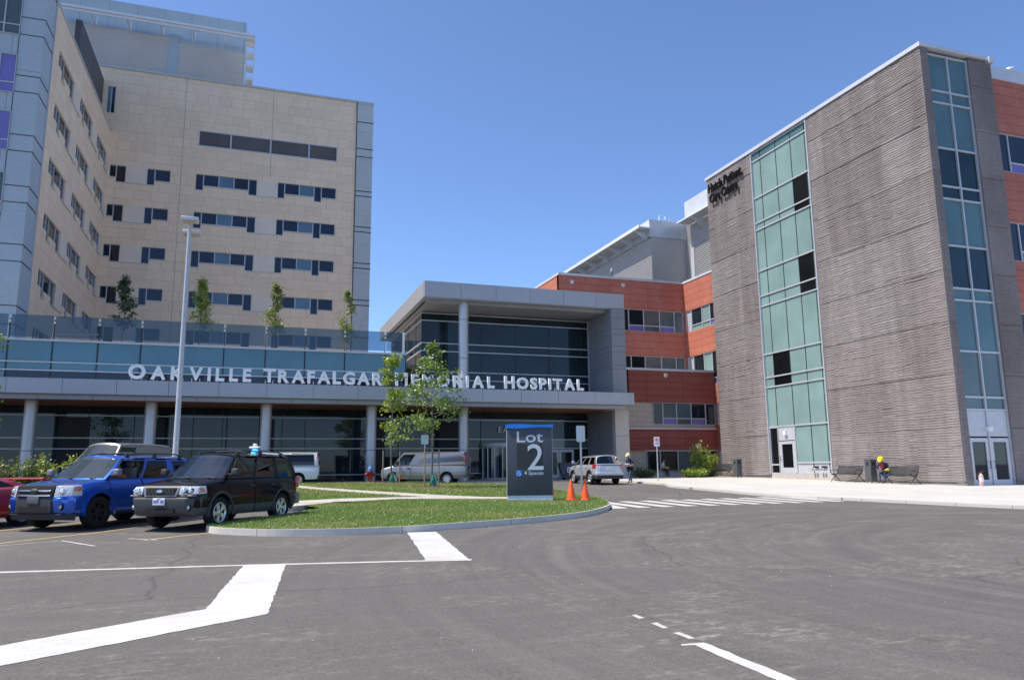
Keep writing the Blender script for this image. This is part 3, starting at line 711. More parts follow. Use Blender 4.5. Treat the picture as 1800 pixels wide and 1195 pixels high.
# red wing that continues to the right of the tower
fr2 = FR('y', 29.95, -1); wcell = [(40.2, 47, 18.23, 20.58), (40.2, 47, 12.91, 15.19), (40.2, 47, 7.6, 9.9)]
wall(fr2, 39.36, 60, .5, 23.95, wcell, .2).build('red_wall', ['red_panel_bloom', 'black_gap'], tower)
for h in wcell: window(tower, fr2, [(h[0], 40.95, h[2], h[3], 0), (40.95, 43.5, h[2] + .6, h[3], 0), (40.95, 43.5, h[2], h[2] + .6, 1), (43.5, 47, h[2], h[3], 0)], ['glass_navy', 'glass_violet'], -.1, .09)
mb = MB(); fr2.box(mb, 39.5, 60, 23.95, 24.75, -.3, .06); mb.build('parapet', 'coping_metal', tower)
mb = MB(); mb.lathe([(.18, 24.7), (.18, 25.3), (.26, 25.3), (.26, 25.5), (.02, 25.55)], 12, (43.0, 30.8, 0)); mb.build('roof_vent', 'coping_metal', tower)

# ------------------------------------------------------------------ red wing in the middle
red = thing('red_panel_wing', 'red panelled hospital wing with ribbon windows and silver louvred penthouse', 'building', (31, 57.5, .9), world=True)
fU, fL, fW, fE = FR('y', 57.57, -1), FR('y', 53.5, -1), FR('x', 36.0, -1), FR('x', 24.0, -1)
wu = [(26, 35.9, 13.3, 15.2), (26, 35.9, 8.9, 11.12)]
wall(fU, 24.0, 36.0, 1.0, 17.75, wu, .2).build('red_wall', ['red_panel_bloom', 'black_gap'], red)
ww = [(49.5, 57.4, 13.3, 15.2), (49.5, 57.4, 8.4, 11.12), (49.5, 53.4, 4.95, 6.75), (49.5, 53.4, 1.1, 2.95)]
wall(fW, 49.0, 57.57, .8, 17.75, ww, .2).build('red_wall', ['red_panel_bloom_side', 'black_gap'], red)
wall(fE, 57.585, 75, 6, 17.75, [], .2).build('red_wall', ['red_panel_bloom_side', 'black_gap'], red)
wl = [(30.2, 35.9, 5.0, 6.75), (29.5, 35.9, 1.15, 2.95)]
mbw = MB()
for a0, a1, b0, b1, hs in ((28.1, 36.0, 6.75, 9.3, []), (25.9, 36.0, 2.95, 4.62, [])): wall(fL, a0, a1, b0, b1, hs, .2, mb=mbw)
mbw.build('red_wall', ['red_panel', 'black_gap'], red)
mb = MB(); fL.box(mb, 25.9, 36, 4.62, 6.75, -.4, -.16, 0); fL.box(mb, 25.9, 36, .5, 2.95, -.4, -.16, 0); mb.build('beige_wall', 'beige_block', red)
mb = MB(); fL.box(mb, 27.9, 36, 9.3, 9.48, -4.0, .05); fL.box(mb, 28, 36, 4.62, 4.74, -.2, .06); fL.box(mb, 29.4, 36, 2.9, 2.96, -.2, .03); fU.box(mb, 23.95, 36, 17.75, 17.95, -.4, .05); fW.box(mb, 49, 57.52, 17.75, 17.95, -.4, .05); fE.box(mb, 57.97, 75, 17.75, 17.95, -.4, .05)
build_each(mb, 'coping', 'coping_metal', red)
mb = MB(); mb.box(24.3, 60, 57.98, 75, 17.2, 17.45); mb.box(36.3, 60, 50.4, 57.9, 17.2, 17.45); mb.box(36.4, 60, 50.5, 74, .5, 17.1); mb.box(24.5, 36.3, 58, 74, .5, 17.1); mb.build('roof_core', 'dark_metal', red)
D, T_, G_, V_ = 0, 1, 2, 3
wm = ['glass_dark', 'glass_teal', 'glass_mid', 'glass_violet', 'frame_metal']
def ribbon(fr, xs2, kinds, b0, b1, low=None):
    cs = []
    for i, kd in enumerate(kinds):
        a0, a1 = sorted(xs2[i:i + 2])
        if low and low[i] is not None: cs += [(a0, a1, b0, b0 + .5, low[i]), (a0, a1, b0 + .5, b1, kd)]
        else: cs.append((a0, a1, b0, b1, kd))
    window(red, fr, cs, wm, -.12, .08)
xu = [28.9, 30.57, 31.95, 33.53, 35.13, 35.9]
ribbon(fU, [26, 30.5, 31.95, 33.53, 35.0, 35.88], [D, D, G_, G_, G_], 13.3, 15.2, [None, V_, G_, V_, None])
ribbon(fU, [26, 30.6, 31.95, 33.53, 35.0, 35.88], [D, D, G_, G_, G_], 8.9, 11.12, [None, V_, G_, V_, None])
ribbon(fW, [57.4, 56.5, 54.9, 53.7, 51.5, 49.5], [4, D, T_, D, T_], 13.3, 15.2, [None, T_, T_, V_, T_])
ribbon(fW, [57.4, 56.5, 54.9, 53.7, 51.5, 49.5], [4, D, T_, D, T_], 8.4, 11.12, [None, T_, T_, V_, T_])
ribbon(fL, [30.2, 31.1, 32.35, 33.7, 35.05, 35.95], [G_, G_, G_, D, D], 5.0, 6.75, [None, V_, G_, V_, None])
ribbon(fL, [29.5, 30.7, 32.3, 34.2, 35.95], [D, D, G_, D], 1.15, 2.95)
ribbon(fW, [53.4, 52.6, 51, 49.5], [4, D, D], 4.95, 6.75, [None, V_, V_])
ribbon(fW, [53.4, 52.6, 51, 49.5], [4, D, D], 1.1, 2.95)
for fr, a, b in ((fU, 25.2, 17.2), (fU, 30.0, 17.25), (fL, 31.4, 8.95), (fL, 34.0, 3.35)):
    mb = MB(); fr.box(mb, a - .13, a + .13, b - .13, b + .13, 0, .16); fr.box(mb, a - .1, a + .1, b - .18, b - .13, .02, .12); mb.build('wall_lamp', 'coping_metal', red)
mb = MB(); mb.box(28.0, 31.2, 50.6, 51.6, .5, 1.32); mb.box(27.0, 35.8, 50.9, 51.4, .5, 1.28); mb.build('planter_wall', 'pale_stone', red)
mb = MB(); mb.box(27.95, 31.25, 50.5, 51.7, 1.32, 1.42); mb.build('planter_coping', 'foundation', red)
# penthouse
fP, fPe, fPw = FR('y', 65.3, -1), FR('x', 37.4, -1), FR('x', 41.5, -1)
mb = MB(); fP.box(mb, 37.42, 41.5, 17.5, 24.6, -.3, 0); fPe.box(mb, 65.32, 84, 17.5, 24.6, -.3, 0); fPw.box(mb, 52, 65.28, 17.5, 26.4, -.3, 0); mb.build('louvre_wall', 'louver_white', red)
mb = MB(); fP.box(mb, 37.2, 41.5, 24.6, 26.4, -.6, .1); fPe.box(mb, 65.4, 84, 24.6, 26.4, -.6, .15); fPw.box(mb, 52, 65.2, 26.4, 28.6, -1, .1); mb.box(37.8, 60, 66, 84, 26.1, 26.38); mb.box(42.5, 60, 52, 66, 28.2, 28.5); mb.build('penthouse_fascia', 'coping_metal', red)
mb = MB(); fPw.box(mb, 56.3, 57.0, 18, 26.4, 0, .12); fPw.box(mb, 63.9, 64.5, 18, 24.0, 0, .08); fP.box(mb, 37.3, 41.5, 17.3, 18.3, 0, .1); mb.build('louvre_post', 'coping_metal', red)
mb = MB(); fPe.box(mb, 65.0, 84.5, 25.35, 25.5, .1, 1.5); fPe.box(mb, 65.0, 84.5, 25.5, 25.7, 1.42, 1.5); fPw.box(mb, 52, 64.5, 26.0, 26.15, .1, 1.5)
for i in range(7): mb.hexa([fPe.p(66 + i * 3, 24.4, 0), fPe.p(66.1 + i * 3, 24.4, 0), fPe.p(66.1 + i * 3, 25.35, 0), fPe.p(66 + i * 3, 25.35, 0)], [fPe.p(66 + i * 3, 25.2, 1.4), fPe.p(66.1 + i * 3, 25.2, 1.4), fPe.p(66.1 + i * 3, 25.34, 1.4), fPe.p(66 + i * 3, 25.34, 1.4)])
for i in range(3): mb.hexa([fPw.p(54 + i * 4, 25.0, 0), fPw.p(54.1 + i * 4, 25.0, 0), fPw.p(54.1 + i * 4, 26, 0), fPw.p(54 + i * 4, 26, 0)], [fPw.p(54 + i * 4, 25.85, 1.4), fPw.p(54.1 + i * 4, 25.85, 1.4), fPw.p(54.1 + i * 4, 26, 1.4), fPw.p(54 + i * 4, 26, 1.4)])
mb.build('sunshade', 'white_steel', red)
mb = MB(); 
for x in (38.6, 39.3): mb.tube([(x, 65.6, 26.4), (x, 65.6, 27.0), (x + .5, 65.6, 27.0), (x + .5, 65.6, 26.4)], .04, 6)
mb.lathe([(.12, 17.4), (.12, 19.6), (.2, 19.65), (.02, 20)], 10, (31.2, 62, 0)); mb.build('roof_pipe', 'coping_metal', red)
# ------------------------------------------------------------------ hospital tower on the left
ht = thing('hospital_tower', 'tall cream limestone hospital tower with staggered dark windows', 'building', (-3, 85, .9), world=True)
fF, fS, fG, fGs = FR('y', 85, -1), FR('x', -15.5, 1), FR('y', 58.7, -1), FR('x', -15.5, 1)
heads = [33.55, 29.25, 24.93, 20.5, 16.3, 12.0]
GA = [(-15.3, -14.66, 0, 1), (-14.66, -13.74, 1, 1)]
GB = [(-11.72, -10.95, 1, 0), (-10.95, -9.42, 0, 0)]
GC = [(-6.92, -6.12, 1, 0), (-6.12, -4.56, 0, 0), (-4.56, -3.0, 0, 2), (-3.0, -1.47, 0, 0), (-1.47, -.6, 1, 0)]
GD = [(1.6, 2.36, 1, 0), (2.36, 3.95, 0, 0), (3.95, 5.58, 0, 2), (5.58, 6.38, 1, 0), (6.38, 8.0, 0, 0)]
holes = []; wins = []
for h in heads:
    for g in (GA, GB, GC, GD):
        cs = [(a0, a1, h - (1.8 if t else 1.28), h, mi) for a0, a1, t, mi in g]; wins.append(cs); holes += [c[:4] for c in cs]
holes.append((-6.85, 8.0, 36.75, 38.55))
holes.append((-16.1, -15.3, 39.3, 42.3))
mbw = wall(fF, -24, 10.1, 1, 44.4, holes, .22)
mbw.build('limestone_wall', ['limestone_front', 'black_gap'], ht)
gm = ['glass_navy', 'glass_dark', 'glass_sky']
for cs in wins: window(ht, fF, cs, gm, -.15, .1, fd=.05)
window(ht, fF, [(-16.1, -15.7, 39.3, 42.3, 2), (-15.7, -15.3, 39.3, 42.3, 0)], gm, -.15, .1)
mb = MB(); mp = MB(); ms = MB()
for h in heads:
    for g in (GA, GB, GC, GD):
        for a0, a1, t, mi in g: b = h - (1.8 if t else 1.28); fF.box(ms, a0, a1, b - .09, b, -.1, .05)
    for a0, a1 in ((-13.74, -11.72), (-.6, 1.6)): fF.box(mp, a0 + .02, a1 - .02, h - 1.8, h, -.1, .02); fF.box(ms, a0, a1, h - 1.89, h - 1.8, -.1, .05)
build_each(mp, 'spandrel_panel', 'infill_panel', ht); build_each(ms, 'sill_strip', 'frame_metal', ht)
fr_ = MB(); sl = MB()
xs5 = [-6.85, -3.55, .65, 4.85, 8.0]
for i in range(4):
    a0, a1 = xs5[i], xs5[i + 1]; fF.quad(sl, a0 + .05, a1 - .05, 36.8, 38.5, -.15)
    for q in ((a0, a0 + .08, 36.75, 38.55), (a1 - .08, a1, 36.75, 38.55), (a0 + .08, a1 - .08, 36.75, 36.85), (a0 + .08, a1 - .08, 38.45, 38.55)): fF.box(fr_, *q, -.18, .04)
lv = sl.build('louvre_grille', 'louver_grey', ht); sub(fr_, 'frame', 'frame_metal', lv)
mb = MB(); fF.box(mb, 10.18, 12.05, 1, 44.45, -1.5, .12); fF.box(mb, -17, 12.1, 44.4, 44.62, -.5, .14)
mb.build('corner_pilaster', 'silver_panel', ht)
mb = MB()
for z in (42.0, 38.7, 37.7, 33.5, 32.9, 29.2, 28.6, 24.9, 24.3, 20.6, 20.0, 16.3): fF.box(mb, 10.16, 12.08, z - .05, z + .05, -1.52, .14)
fF.box(mb, 10.1, 10.18, 1, 44.4, -.2, .1)
mb.build('joint', 'dark_metal', ht)
mb = MB()
for x in (-8.4, .75): fF.box(mb, x - .02, x + .02, 34 if x > 0 else 2, 44.4, -.05, .004)
mb.build('joint', 'cladding_light', ht)
# side wing facing right
sw = []; shol = []
for h in [34.3, 29.9, 25.5, 21.1, 16.7, 12.3]:
    for y0, in ((63.2,), (71.1,), (78.9,)):
        L = 5.4 if y0 < 78 else 5.2
        cs = [(y0, y0 + 1.1, h - 1.25, h, 1), (y0 + 1.1, y0 + 2.0, h - 1.9, h, 0), (y0 + 2.0, y0 + 4.1, h - 1.35, h, 1), (y0 + 4.1, y0 + L, h - 1.9, h, 0)]
        sw.append(cs); shol += [c[:4] for c in cs]
wall(fS, 61.2, 84.98, 1, 37.2, shol, .25).build('limestone_wall', ['limestone_side', 'black_gap'], ht)
for cs in sw: window(ht, fS, cs, ['glass_navy', 'glass_dark'], -.17, .12, fd=.08)
mb = MB(); mq = MB()
for cs in sw:
    y0, y1 = cs[0][0], cs[-1][1]; h = cs[0][3]
    fS.box(mq, y1 + .05, y1 + (2.35 if y1 < 80 else .6), h - 1.9, h, -.1, .02); fS.box(mb, y0 + 1.1, y0 + 2.0, h - 1.99, h - 1.9, -.1, .08); fS.box(mb, y1 - 1.3, y1 + (2.4 if y1 < 80 else .6), h - 1.99, h - 1.9, -.1, .08)
build_each(mb, 'sill_strip', 'frame_metal', ht); build_each(mq, 'spandrel_panel', 'infill_panel', ht)
mb = MB(); fS.box(mb, 61.2, 84.9, 37.2, 37.4, -.5, .08); mb.build('coping', 'frame_metal', ht)
mb = MB(); mb.box(-17.0, -16.5, 73.5, 84.9, 36.5, 42.9); mb.build('roof_screen', 'grey_screen', ht)
mb = MB(); mb.box(-40, -15.9, 61.5, 84.9, 36.2, 36.6); mb.box(-40, -15.9, 62, 84.9, 1, 36.1); mb.box(-23.9, 10.0, 85.5, 100, 42.5, 42.8); mb.box(-23.9, 9.9, 85.5, 99, 1, 42.4); mb.build('roof_core', 'dark_metal', ht)
# pale metal clad end of the wing
zl = [2, 7.2, 8.6, 11.6, 12.9, 16.0, 17.2, 20.2, 21.4, 23.95, 25.15, 28.35, 29.6, 32.75, 34.1, 37.0, 38.3, 41.4, 42.7, 46]
mb = MB(); 
fG.box(mb, -45, -15.5, 1, 48, -2.4, 0); mb.build('wing_cladding', 'wing_panel', ht)
mb = MB()
for z in zl: fG.box(mb, -45, -15.46, z - .035, z + .035, -2.44, .012)
for x in (-17.02, -18.4, -21.2, -24): fG.box(mb, x - .03, x + .03, 1, 48, -.1, .008)
mb.build('joint', 'cladding_grey', ht)
mb = MB(); fS.box(mb, 61.02, 61.2, 1, 48, -.4, .1); mb.build('corner_trim', 'frame_metal', ht)
for a0, a1, z0, z1, mi in ((-20.6, -17.0, 32.64, 35.6, 0), (-20.6, -17.0, 28.2, 31.1, 1), (-20.6, -17.0, 23.9, 26.8, 1), (-20.6, -17.0, 19.4, 22.3, 0)):
    window(ht, fG, [(a0, a1 - 1.0, z0, z0 + .75, mi), (a1 - 1.0, a1, z0, z0 + .75, mi), (a0, a1 - 1.0, z0 + .75, z1, mi), (a1 - 1.0, a1, z0 + .75, z1, mi)], ['glass_mid', 'glass_violet'], .03, .08)
# penthouse with louvres and sunshade
fH = FR('y', 88.5, -1)
mb = MB(); fH.box(mb, -26, -10.9, 42.8, 50.9, -.4, 0); fH.box(mb, -9.9, -2.85, 42.8, 50.3, -.4, 0); mb.build('louvre_wall', 'louver_white', ht)
mb = MB(); fH.box(mb, -10.9, -9.9, 42.8, 51.4, -.4, .06); fH.box(mb, -26, -2.7, 50.9, 54.6, -8, -.5); fH.box(mb, -2.85, -2.65, 42.8, 50.9, -8, .05); fH.box(mb, -26, -2.85, 50.3, 50.9, -.4, -.02); mb.build('penthouse_wall', 'wing_panel', ht)
mb = MB()
for x in (-22, -18.5, -15, -11.6, -8.2, -5): fH.box(mb, x - .06, x + .06, 50.9, 51.05, -.4, 2.4); fH.box(mb, x - .05, x + .05, 50.9, 52.3, -.5, -.4)
fH.box(mb, -26, -1.6, 51.3, 51.55, 1.9, 2.5); fH.box(mb, -26, -1.6, 51.0, 51.3, 2.2, 2.3)
for x in (-2.6, -1.7): fH.box(mb, x, x + .12, 43.8, 51.3, 1.6, 1.8)
for i in range(5): fH.box(mb, -2.6, -1.6, 44.6 + i * 1.6, 44.9 + i * 1.6, .4, 1.75)
mb.build('sunshade', 'white_steel', ht)

# ------------------------------------------------------------------ entrance building: canopy, podium, portal, lobby
en = thing('entrance_building', 'low glazed hospital entrance with silver canopy, round columns and white lettering', 'building', (3, 52, .86), world=True)
fC, fT, fL0, fLg, fPo = FR('y', 48.0, -1), FR('y', 49.8, -1), FR('y', 54, -1), FR('y', 53.24, -1), FR('y', 49.3, -1)
def panels(mb, fr, a0, a1, b0, b1, c0, c1, step, gap=.02, start=None):
    x = a0 if start is None else start
    while x < a1 - .01:
        e = min(x + step, a1); fr.box(mb, max(x, a0) + gap / 2, e - gap / 2, b0, b1, c0, c1); x = e
mb = MB(); panels(mb, fC, -40, 25.62, 6.02, 6.86, -.3, 0, 2.72); mb.build('canopy_fascia', 'fascia_metal', en)
mb = MB(); panels(mb, fC, -40, 25.1, 5.72, 5.96, -.6, -.25, 2.72, start=-41.2); mb.build('canopy_lip', 'soffit_panel', en)
mb = MB(); mb.box(-40, 25.5, 48.2, 49.75, 6.4, 6.82); mb.box(-40, 25.55, 48.31, 54.0, 5.98, 6.39); mb.box(25.4, 25.6, 48.02, 50, 6.0, 6.84); mb.build('canopy_roof', 'silver_metal', en)
mb = MB(); mb.box(-40, 24.75, 48.62, 53.95, 5.78, 5.95); mb.build('canopy_soffit', 'wood_soffit', en)
for i, x in enumerate((-12.05, -5.75, .86, 7.45, 13.72)):
    mb = MB(); top = 13.0 if i == 4 else 5.8
    for z0, z1 in ([(.6, 2.9), (2.92, 5.8)] if i < 4 else [(.6, 2.9), (2.92, 5.8), (6.7, 9.2), (9.22, 11.9), (11.92, 13.15)]):
        mb.lathe([(.33, z0), (.345, z0 + .01), (.345, z1 - .01), (.33, z1)], 28, (x, 50.35, 0))
    mb.build('column', 'column_metal', en, sharp=40)
# podium glazing
jx = [-40, -15.6, -13.4] + [-11.15, -8.8, -6.5, -4.17, -1.82, .64, 3.05, 5.57, 8.2]
f = MB(); p = MB(); d = MB()
for i in range(2, len(jx)):
    a0, a1 = jx[i], (jx + [9.6])[i + 1]
    for b0, b1 in ((6.9, 7.5), (7.5, 7.98), (7.98, 9.2)): fT.quad(p, a0, a1, b0, b1, -.05, 1 if b0 < 7.4 else 0)
fT.quad(p, -40, -13.4, 6.9, 9.2, -.05, 0)
for x in jx + [9.6]: fT.box(d, x - .035, x + .035, 6.9, 9.2, -.08, -.02)
for z in (7.5, 7.98): fT.box(f, -40, 9.6, z - .035, z + .035, -.06, .02)
fT.box(f, -40, 9.62, 9.2, 9.32, -.3, .06)
cw = f.build('podium_glazing', 'frame_metal', en); sub(p, 'pane', ['glass_podium', 'glass_navy'], cw, fix=False); build_each(d, 'joint', 'dark_metal', cw)
mb = MB(); mb.box(-40, 9.4, 50.2, 84.5, 8.9, 9.15); mb.box(9.4, 11.2, 54, 84.5, 8.9, 9.15); mb.build('terrace_deck', 'path_concrete', en)
mb = MB(); mb.box(-14.5, -7, 56, 57, 9.15, 9.7); mb.box(-2, 9, 57, 58, 9.15, 9.75); mb.build('terrace_kerb', 'path_concrete', en)
# glass balustrade
g = MB(); ps = MB(); rl = MB()
bx = jx[2:] + [9.45]
for i in range(len(bx) - 1): fT.box(g, bx[i] + .06, bx[i + 1] - .06, 9.42, 10.72, -.07, -.05)
fT.box(g, -40, -13.5, 9.42, 10.72, -.07, -.05); g.box(9.4, 9.42, 50, 53.2, 9.42, 10.72)
for x in bx: fT.box(ps, x - .03, x + .03, 9.3, 10.55, -.16, -.1); 
for x in bx:
    for z in (10.25, 10.5): fT.box(rl, x - .045, x + .045, z, z + .13, -.1, -.03)
fT.box(rl, 9.36, 9.5, 9.32, 10.75, -.2, -.02); fT.box(rl, -11.1, -8.85, 9.72, 9.8, -.35, -.25)
bl = g.build('balustrade', 'glass_rail', en); build_each(ps, 'post', 'dark_metal', bl); build_each(rl, 'clamp', 'white_steel', bl)
# lobby glazing (upper)
zl = [6.8, 7.3, 8.02, 8.6, 10.1, 10.68, 12.34, 12.88]; xl = [11.37, 13.2, 15.9, 18.57, 21.27, 23.95, 24.6]
f = MB(); p = MB(); d = MB()
for j in range(7):
    for i in range(6): fLg.quad(p, xl[i], xl[i + 1], zl[j], zl[j + 1], -.05, 0)
fLs = FR('x', 11.37, -1)
for y0, y1 in ((53.3, 55.5), (55.5, 58.5), (58.5, 62), (62, 66)):
    fLs.quad(p, y0, y1, 6.8, 12.88, -.05, 0); fLs.box(d, y1 - .03, y1 + .03, 6.8, 12.88, -.06, -.03)
for z in zl[1:]: fLg.box(f, 11.37, 24.6, z - .035, z + .035, -.06, .05); fLs.box(f, 53.2, 66, z - .035, z + .035, -.06, .05)
for x in xl[1:-1]: fLg.box(d, x - .025, x + .025, 6.8, 12.88, -.06, -.02)
fLg.box(f, 24.52, 24.6, 6.8, 12.88, -.06, .05)
cw = f.build('lobby_glazing', 'frame_metal', en); sub(p, 'pane', ['glass_lobby'], cw, fix=False); build_each(d, 'joint', 'dark_metal', cw)
# portal frame
mb = MB(); panels(mb, fPo, 10.7, 25.75, 13.22, 14.3, -.3, 0, 2.55); fx = FR('x', 10.7, -1); panels(mb, fx, 49.62, 68, 13.22, 14.3, -.3, 0, 3.0)
mb.build('portal_fascia', 'fascia_metal', en)
mb = MB(); mb.box(10.9, 25.7, 49.55, 68, 13.9, 14.22); mb.box(10.75, 24.62, 49.35, 68, 13.16, 13.3); mb.build('portal_roof', 'silver_metal', en)
mb = MB(); panels(mb, fPo, 11.4, 24.6, 12.98, 13.16, -1.1, -.75, 2.6); mb.box(11.0, 11.4, 50, 66, 12.98, 13.16); mb.box(11.0, 24.6, 50.45, 66, 13.02, 13.14); mb.build('portal_soffit', 'soffit_panel', en)
mb = MB()
for z0, z1 in ((6.86, 9.0), (9.0, 10.4), (10.4, 11.7), (11.7, 13.2)): mb.box(24.64, 25.75, 49.3, 49.7, z0 + .01, z1 - .01); mb.box(24.62, 25.74, 49.71, 57.4, z0 + .01, z1 - .01)
mb.build('portal_wall', 'grey_panel', en)
mb = MB()
for z0, z1 in ((.6, 2.2), (2.2, 3.9), (3.9, 5.75)): mb.box(24.72, 25.8, 49.3, 53.4, z0 + .01, z1 - .01)
mb.build('portal_pier', 'pale_stone', en)
mb = MB(); mb.box(24.68, 24.71, 49.7, 54, .6, 5.7); mb.build('pier_lining', 'grey_panel', en)
# ground floor glazing
zz = [.9, 1.35, 3.13, 3.8, 5.2, 5.8]; xv = [-40, -36, -32, -28, -24, -20, -16, -13, -11.3, -9.7, -7.1, -5.9, -3.6, -1.8, .57, 2.0, 3.5, 6.77, 8.3, 9.95, 12.2, 14.6, 16.05]
f = MB(); p = MB(); d = MB()
for i in range(len(xv) - 1):
    for j in range(5): fL0.quad(p, xv[i], xv[i + 1], zz[j], zz[j + 1], -.05, 0)
fL0.quad(p, 16.05, 24.7, 3.8, 5.8, -.05, 0); fL0.quad(p, 18.9, 24.7, 3.13, 3.8, -.05, 1); fL0.quad(p, 18.9, 20.9, .9, 3.13, -.05, 0); fL0.quad(p, 23.5, 24.7, .9, 3.13, -.05, 0); fL0.quad(p, 16.05, 18.9, 3.2, 3.8, -.05, 0)
for z in zz[1:-1]: fL0.box(f, -40, 16.05, z - .03, z + .03, -.06, .04)
for z in (3.13, 3.8, 5.2): fL0.box(f, 16.05 if z > 3.5 else 18.9, 24.7, z - .035, z + .035, -.06, .04)
for x in xv[1:]: fL0.box(d, x - .025, x + .025, .9, 5.7, -.06, 0)
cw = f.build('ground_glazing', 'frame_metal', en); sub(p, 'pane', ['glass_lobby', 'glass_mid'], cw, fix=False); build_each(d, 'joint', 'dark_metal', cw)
mb = MB()
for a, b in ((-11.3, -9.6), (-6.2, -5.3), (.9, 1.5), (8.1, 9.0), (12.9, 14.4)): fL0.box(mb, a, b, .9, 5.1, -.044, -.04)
build_each(mb, 'inner_column_strip', 'black_gap', en)  # flat black strips standing in for the dark columns behind the glass
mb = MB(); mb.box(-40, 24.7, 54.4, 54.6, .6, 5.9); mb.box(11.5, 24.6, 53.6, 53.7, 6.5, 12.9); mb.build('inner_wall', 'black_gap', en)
for x in (21.0, 22.25):
    dm = MB(); a0, a1, b0, b1 = x, x + 1.2, .92, 3.05
    for q in ((a0, a0 + .16, b0, b1), (a1 - .16, a1, b0, b1), (a0 + .16, a1 - .16, b0, b0 + .25), (a0 + .16, a1 - .16, b1 - .2, b1)): fL0.box(dm, *q, -.06, .05)
    dr = dm.build('door', 'door_metal', en); q = MB(); fL0.quad(q, a0 + .16, a1 - .16, b0 + .25, b1 - .2, 0); sub(q, 'pane', 'glass_black', dr, fix=False)
    h_ = MB(); hx = a1 - .08 if x < 22 else a0 + .08; h_.tube([fL0.p(hx, 1.7, .05), fL0.p(hx, 1.7, .12), fL0.p(hx, 2.1, .12), fL0.p(hx, 2.1, .05)], .02, 6); sub(h_, 'handle', 'dark_metal', dr)
# revolving door drum
mb = MB(); cx, cy, r_ = 17.5, 53.9, 1.45
mb.lathe([(r_, 3.15), (r_ + .03, 3.16), (r_ + .03, 3.5), (r_, 3.52)], 36, (cx, cy, 0)); mb.lathe([(r_, .88), (r_ + .02, .9), (r_ + .02, .98), (r_, 1.0)], 36, (cx, cy, 0))
for k in range(8):
    a = math.pi + (k + .5) * math.pi / 8; x, y = cx + r_ * math.cos(a), cy + r_ * math.sin(a); mb.box(x - .035, x + .035, y - .035, y + .035, .9, 3.2)
rd = mb.build('revolving_door', 'frame_metal', en)
q = MB()
for k in range(16):
    a, b = math.pi + k * math.pi / 16, math.pi + (k + 1) * math.pi / 16
    q.add([(cx + (r_ - .03) * math.cos(t), cy + (r_ - .03) * math.sin(t), z) for t, z in ((a, .98), (b, .98), (b, 3.18), (a, 3.18))], [(0, 1, 2, 3)], 1 if k % 4 < 2 else 0)
sub(q, 'pane', ['glass_lobby', 'glass_mid'], rd, fix=False)
put_text('lettering', 'EAST', .62, .03, 'sign_silver', (17.35, 53.93, 4.3), (1, 0, 0), (0, 0, 1), en, .005, space=1.25)
# big white letters standing on the canopy
for word, x0, x1 in (('OAKVILLE', -6.88, -.13), ('TRAFALGAR', .55, 7.83), ('MEMORIAL', 8.65, 15.35), ('HOSPITAL', 16.05, 21.9)):
    ms = []
    for i, ch in enumerate(word):
        me = text_mesh(ch, 1.14 if i == 0 else 1.03, .12, .038); xs2 = [v.co.x for v in me.vertices]; mn, mx = min(xs2), max(xs2)
        for v in me.vertices: v.co.x -= mn
        ms.append((me, mx - mn))
    gap = (x1 - x0 - sum(m_[1] for m_ in ms)) / (len(ms) - 1); x = x0
    for i, (me, wd) in enumerate(ms):
        me.materials.clear(); me.materials.append(M['letter_white'])
        for v in me.vertices: c = v.co.copy(); v.co = (x + c.x, 48.42 - c.z, 7.02 + c.y)
        L_ = link(bpy.data.objects.new('letter', me), en)
        q = MB()
        for fx_ in (.2, .8): q.box(x + wd * fx_ - .025, x + wd * fx_ + .025, 48.42, 48.47, 6.83, 7.1)
        build_each(q, 'stand_off', 'frame_metal', L_); x += wd + gap
# ------------------------------------------------------------------ vehicles
PROF = [(0, 0), (.80, 0), (.93, .04), (.985, .16), (1, .40), (1, .60), (.985, .78), (.955, .90), (.885, .975), (.70, 1.0), (.35, 1.012), (0, 1.016)]
def catmull(rows, n):
    r_ = np.array(rows, float); out = []
    for i in range(len(r_) - 1):
        a, b, c, d = r_[max(i - 1, 0)], r_[i], r_[i + 1], r_[min(i + 2, len(r_) - 1)]
        for k in range(n):
            t = k / n; out.append(tuple(.5 * (2 * b + (c - a) * t + (2 * a - 5 * b + 4 * c - d) * t * t + (3 * b - a - 3 * c + d) * t ** 3)))
    return out + [tuple(r_[-1])]
PROF = catmull(PROF, 2)
def lerp(a, b, t): return a + (b - a) * t
def tyre_mesh(r, wd):
    mb = MB(); ri = r * .64; h = wd / 2
    pr = [(ri, -h * .8), (r * .82, -h), (r * .95, -h * .93), (r, -h * .6), (r, h * .6), (r * .95, h * .93), (r * .82, h), (ri, h * .8)]
    seg = 32; n = len(pr); vs = [(a * math.cos(2 * math.pi * k / seg), b, a * math.sin(2 * math.pi * k / seg)) for a, b in pr for k in range(seg)]
    mb.add(vs, [(i * seg + k, i * seg + (k + 1) % seg, (i + 1) * seg + (k + 1) % seg, (i + 1) * seg + k) for i in range(n - 1) for k in range(seg)], 0, True)
    return mb.mesh('tyre', 'tyre_rubber')
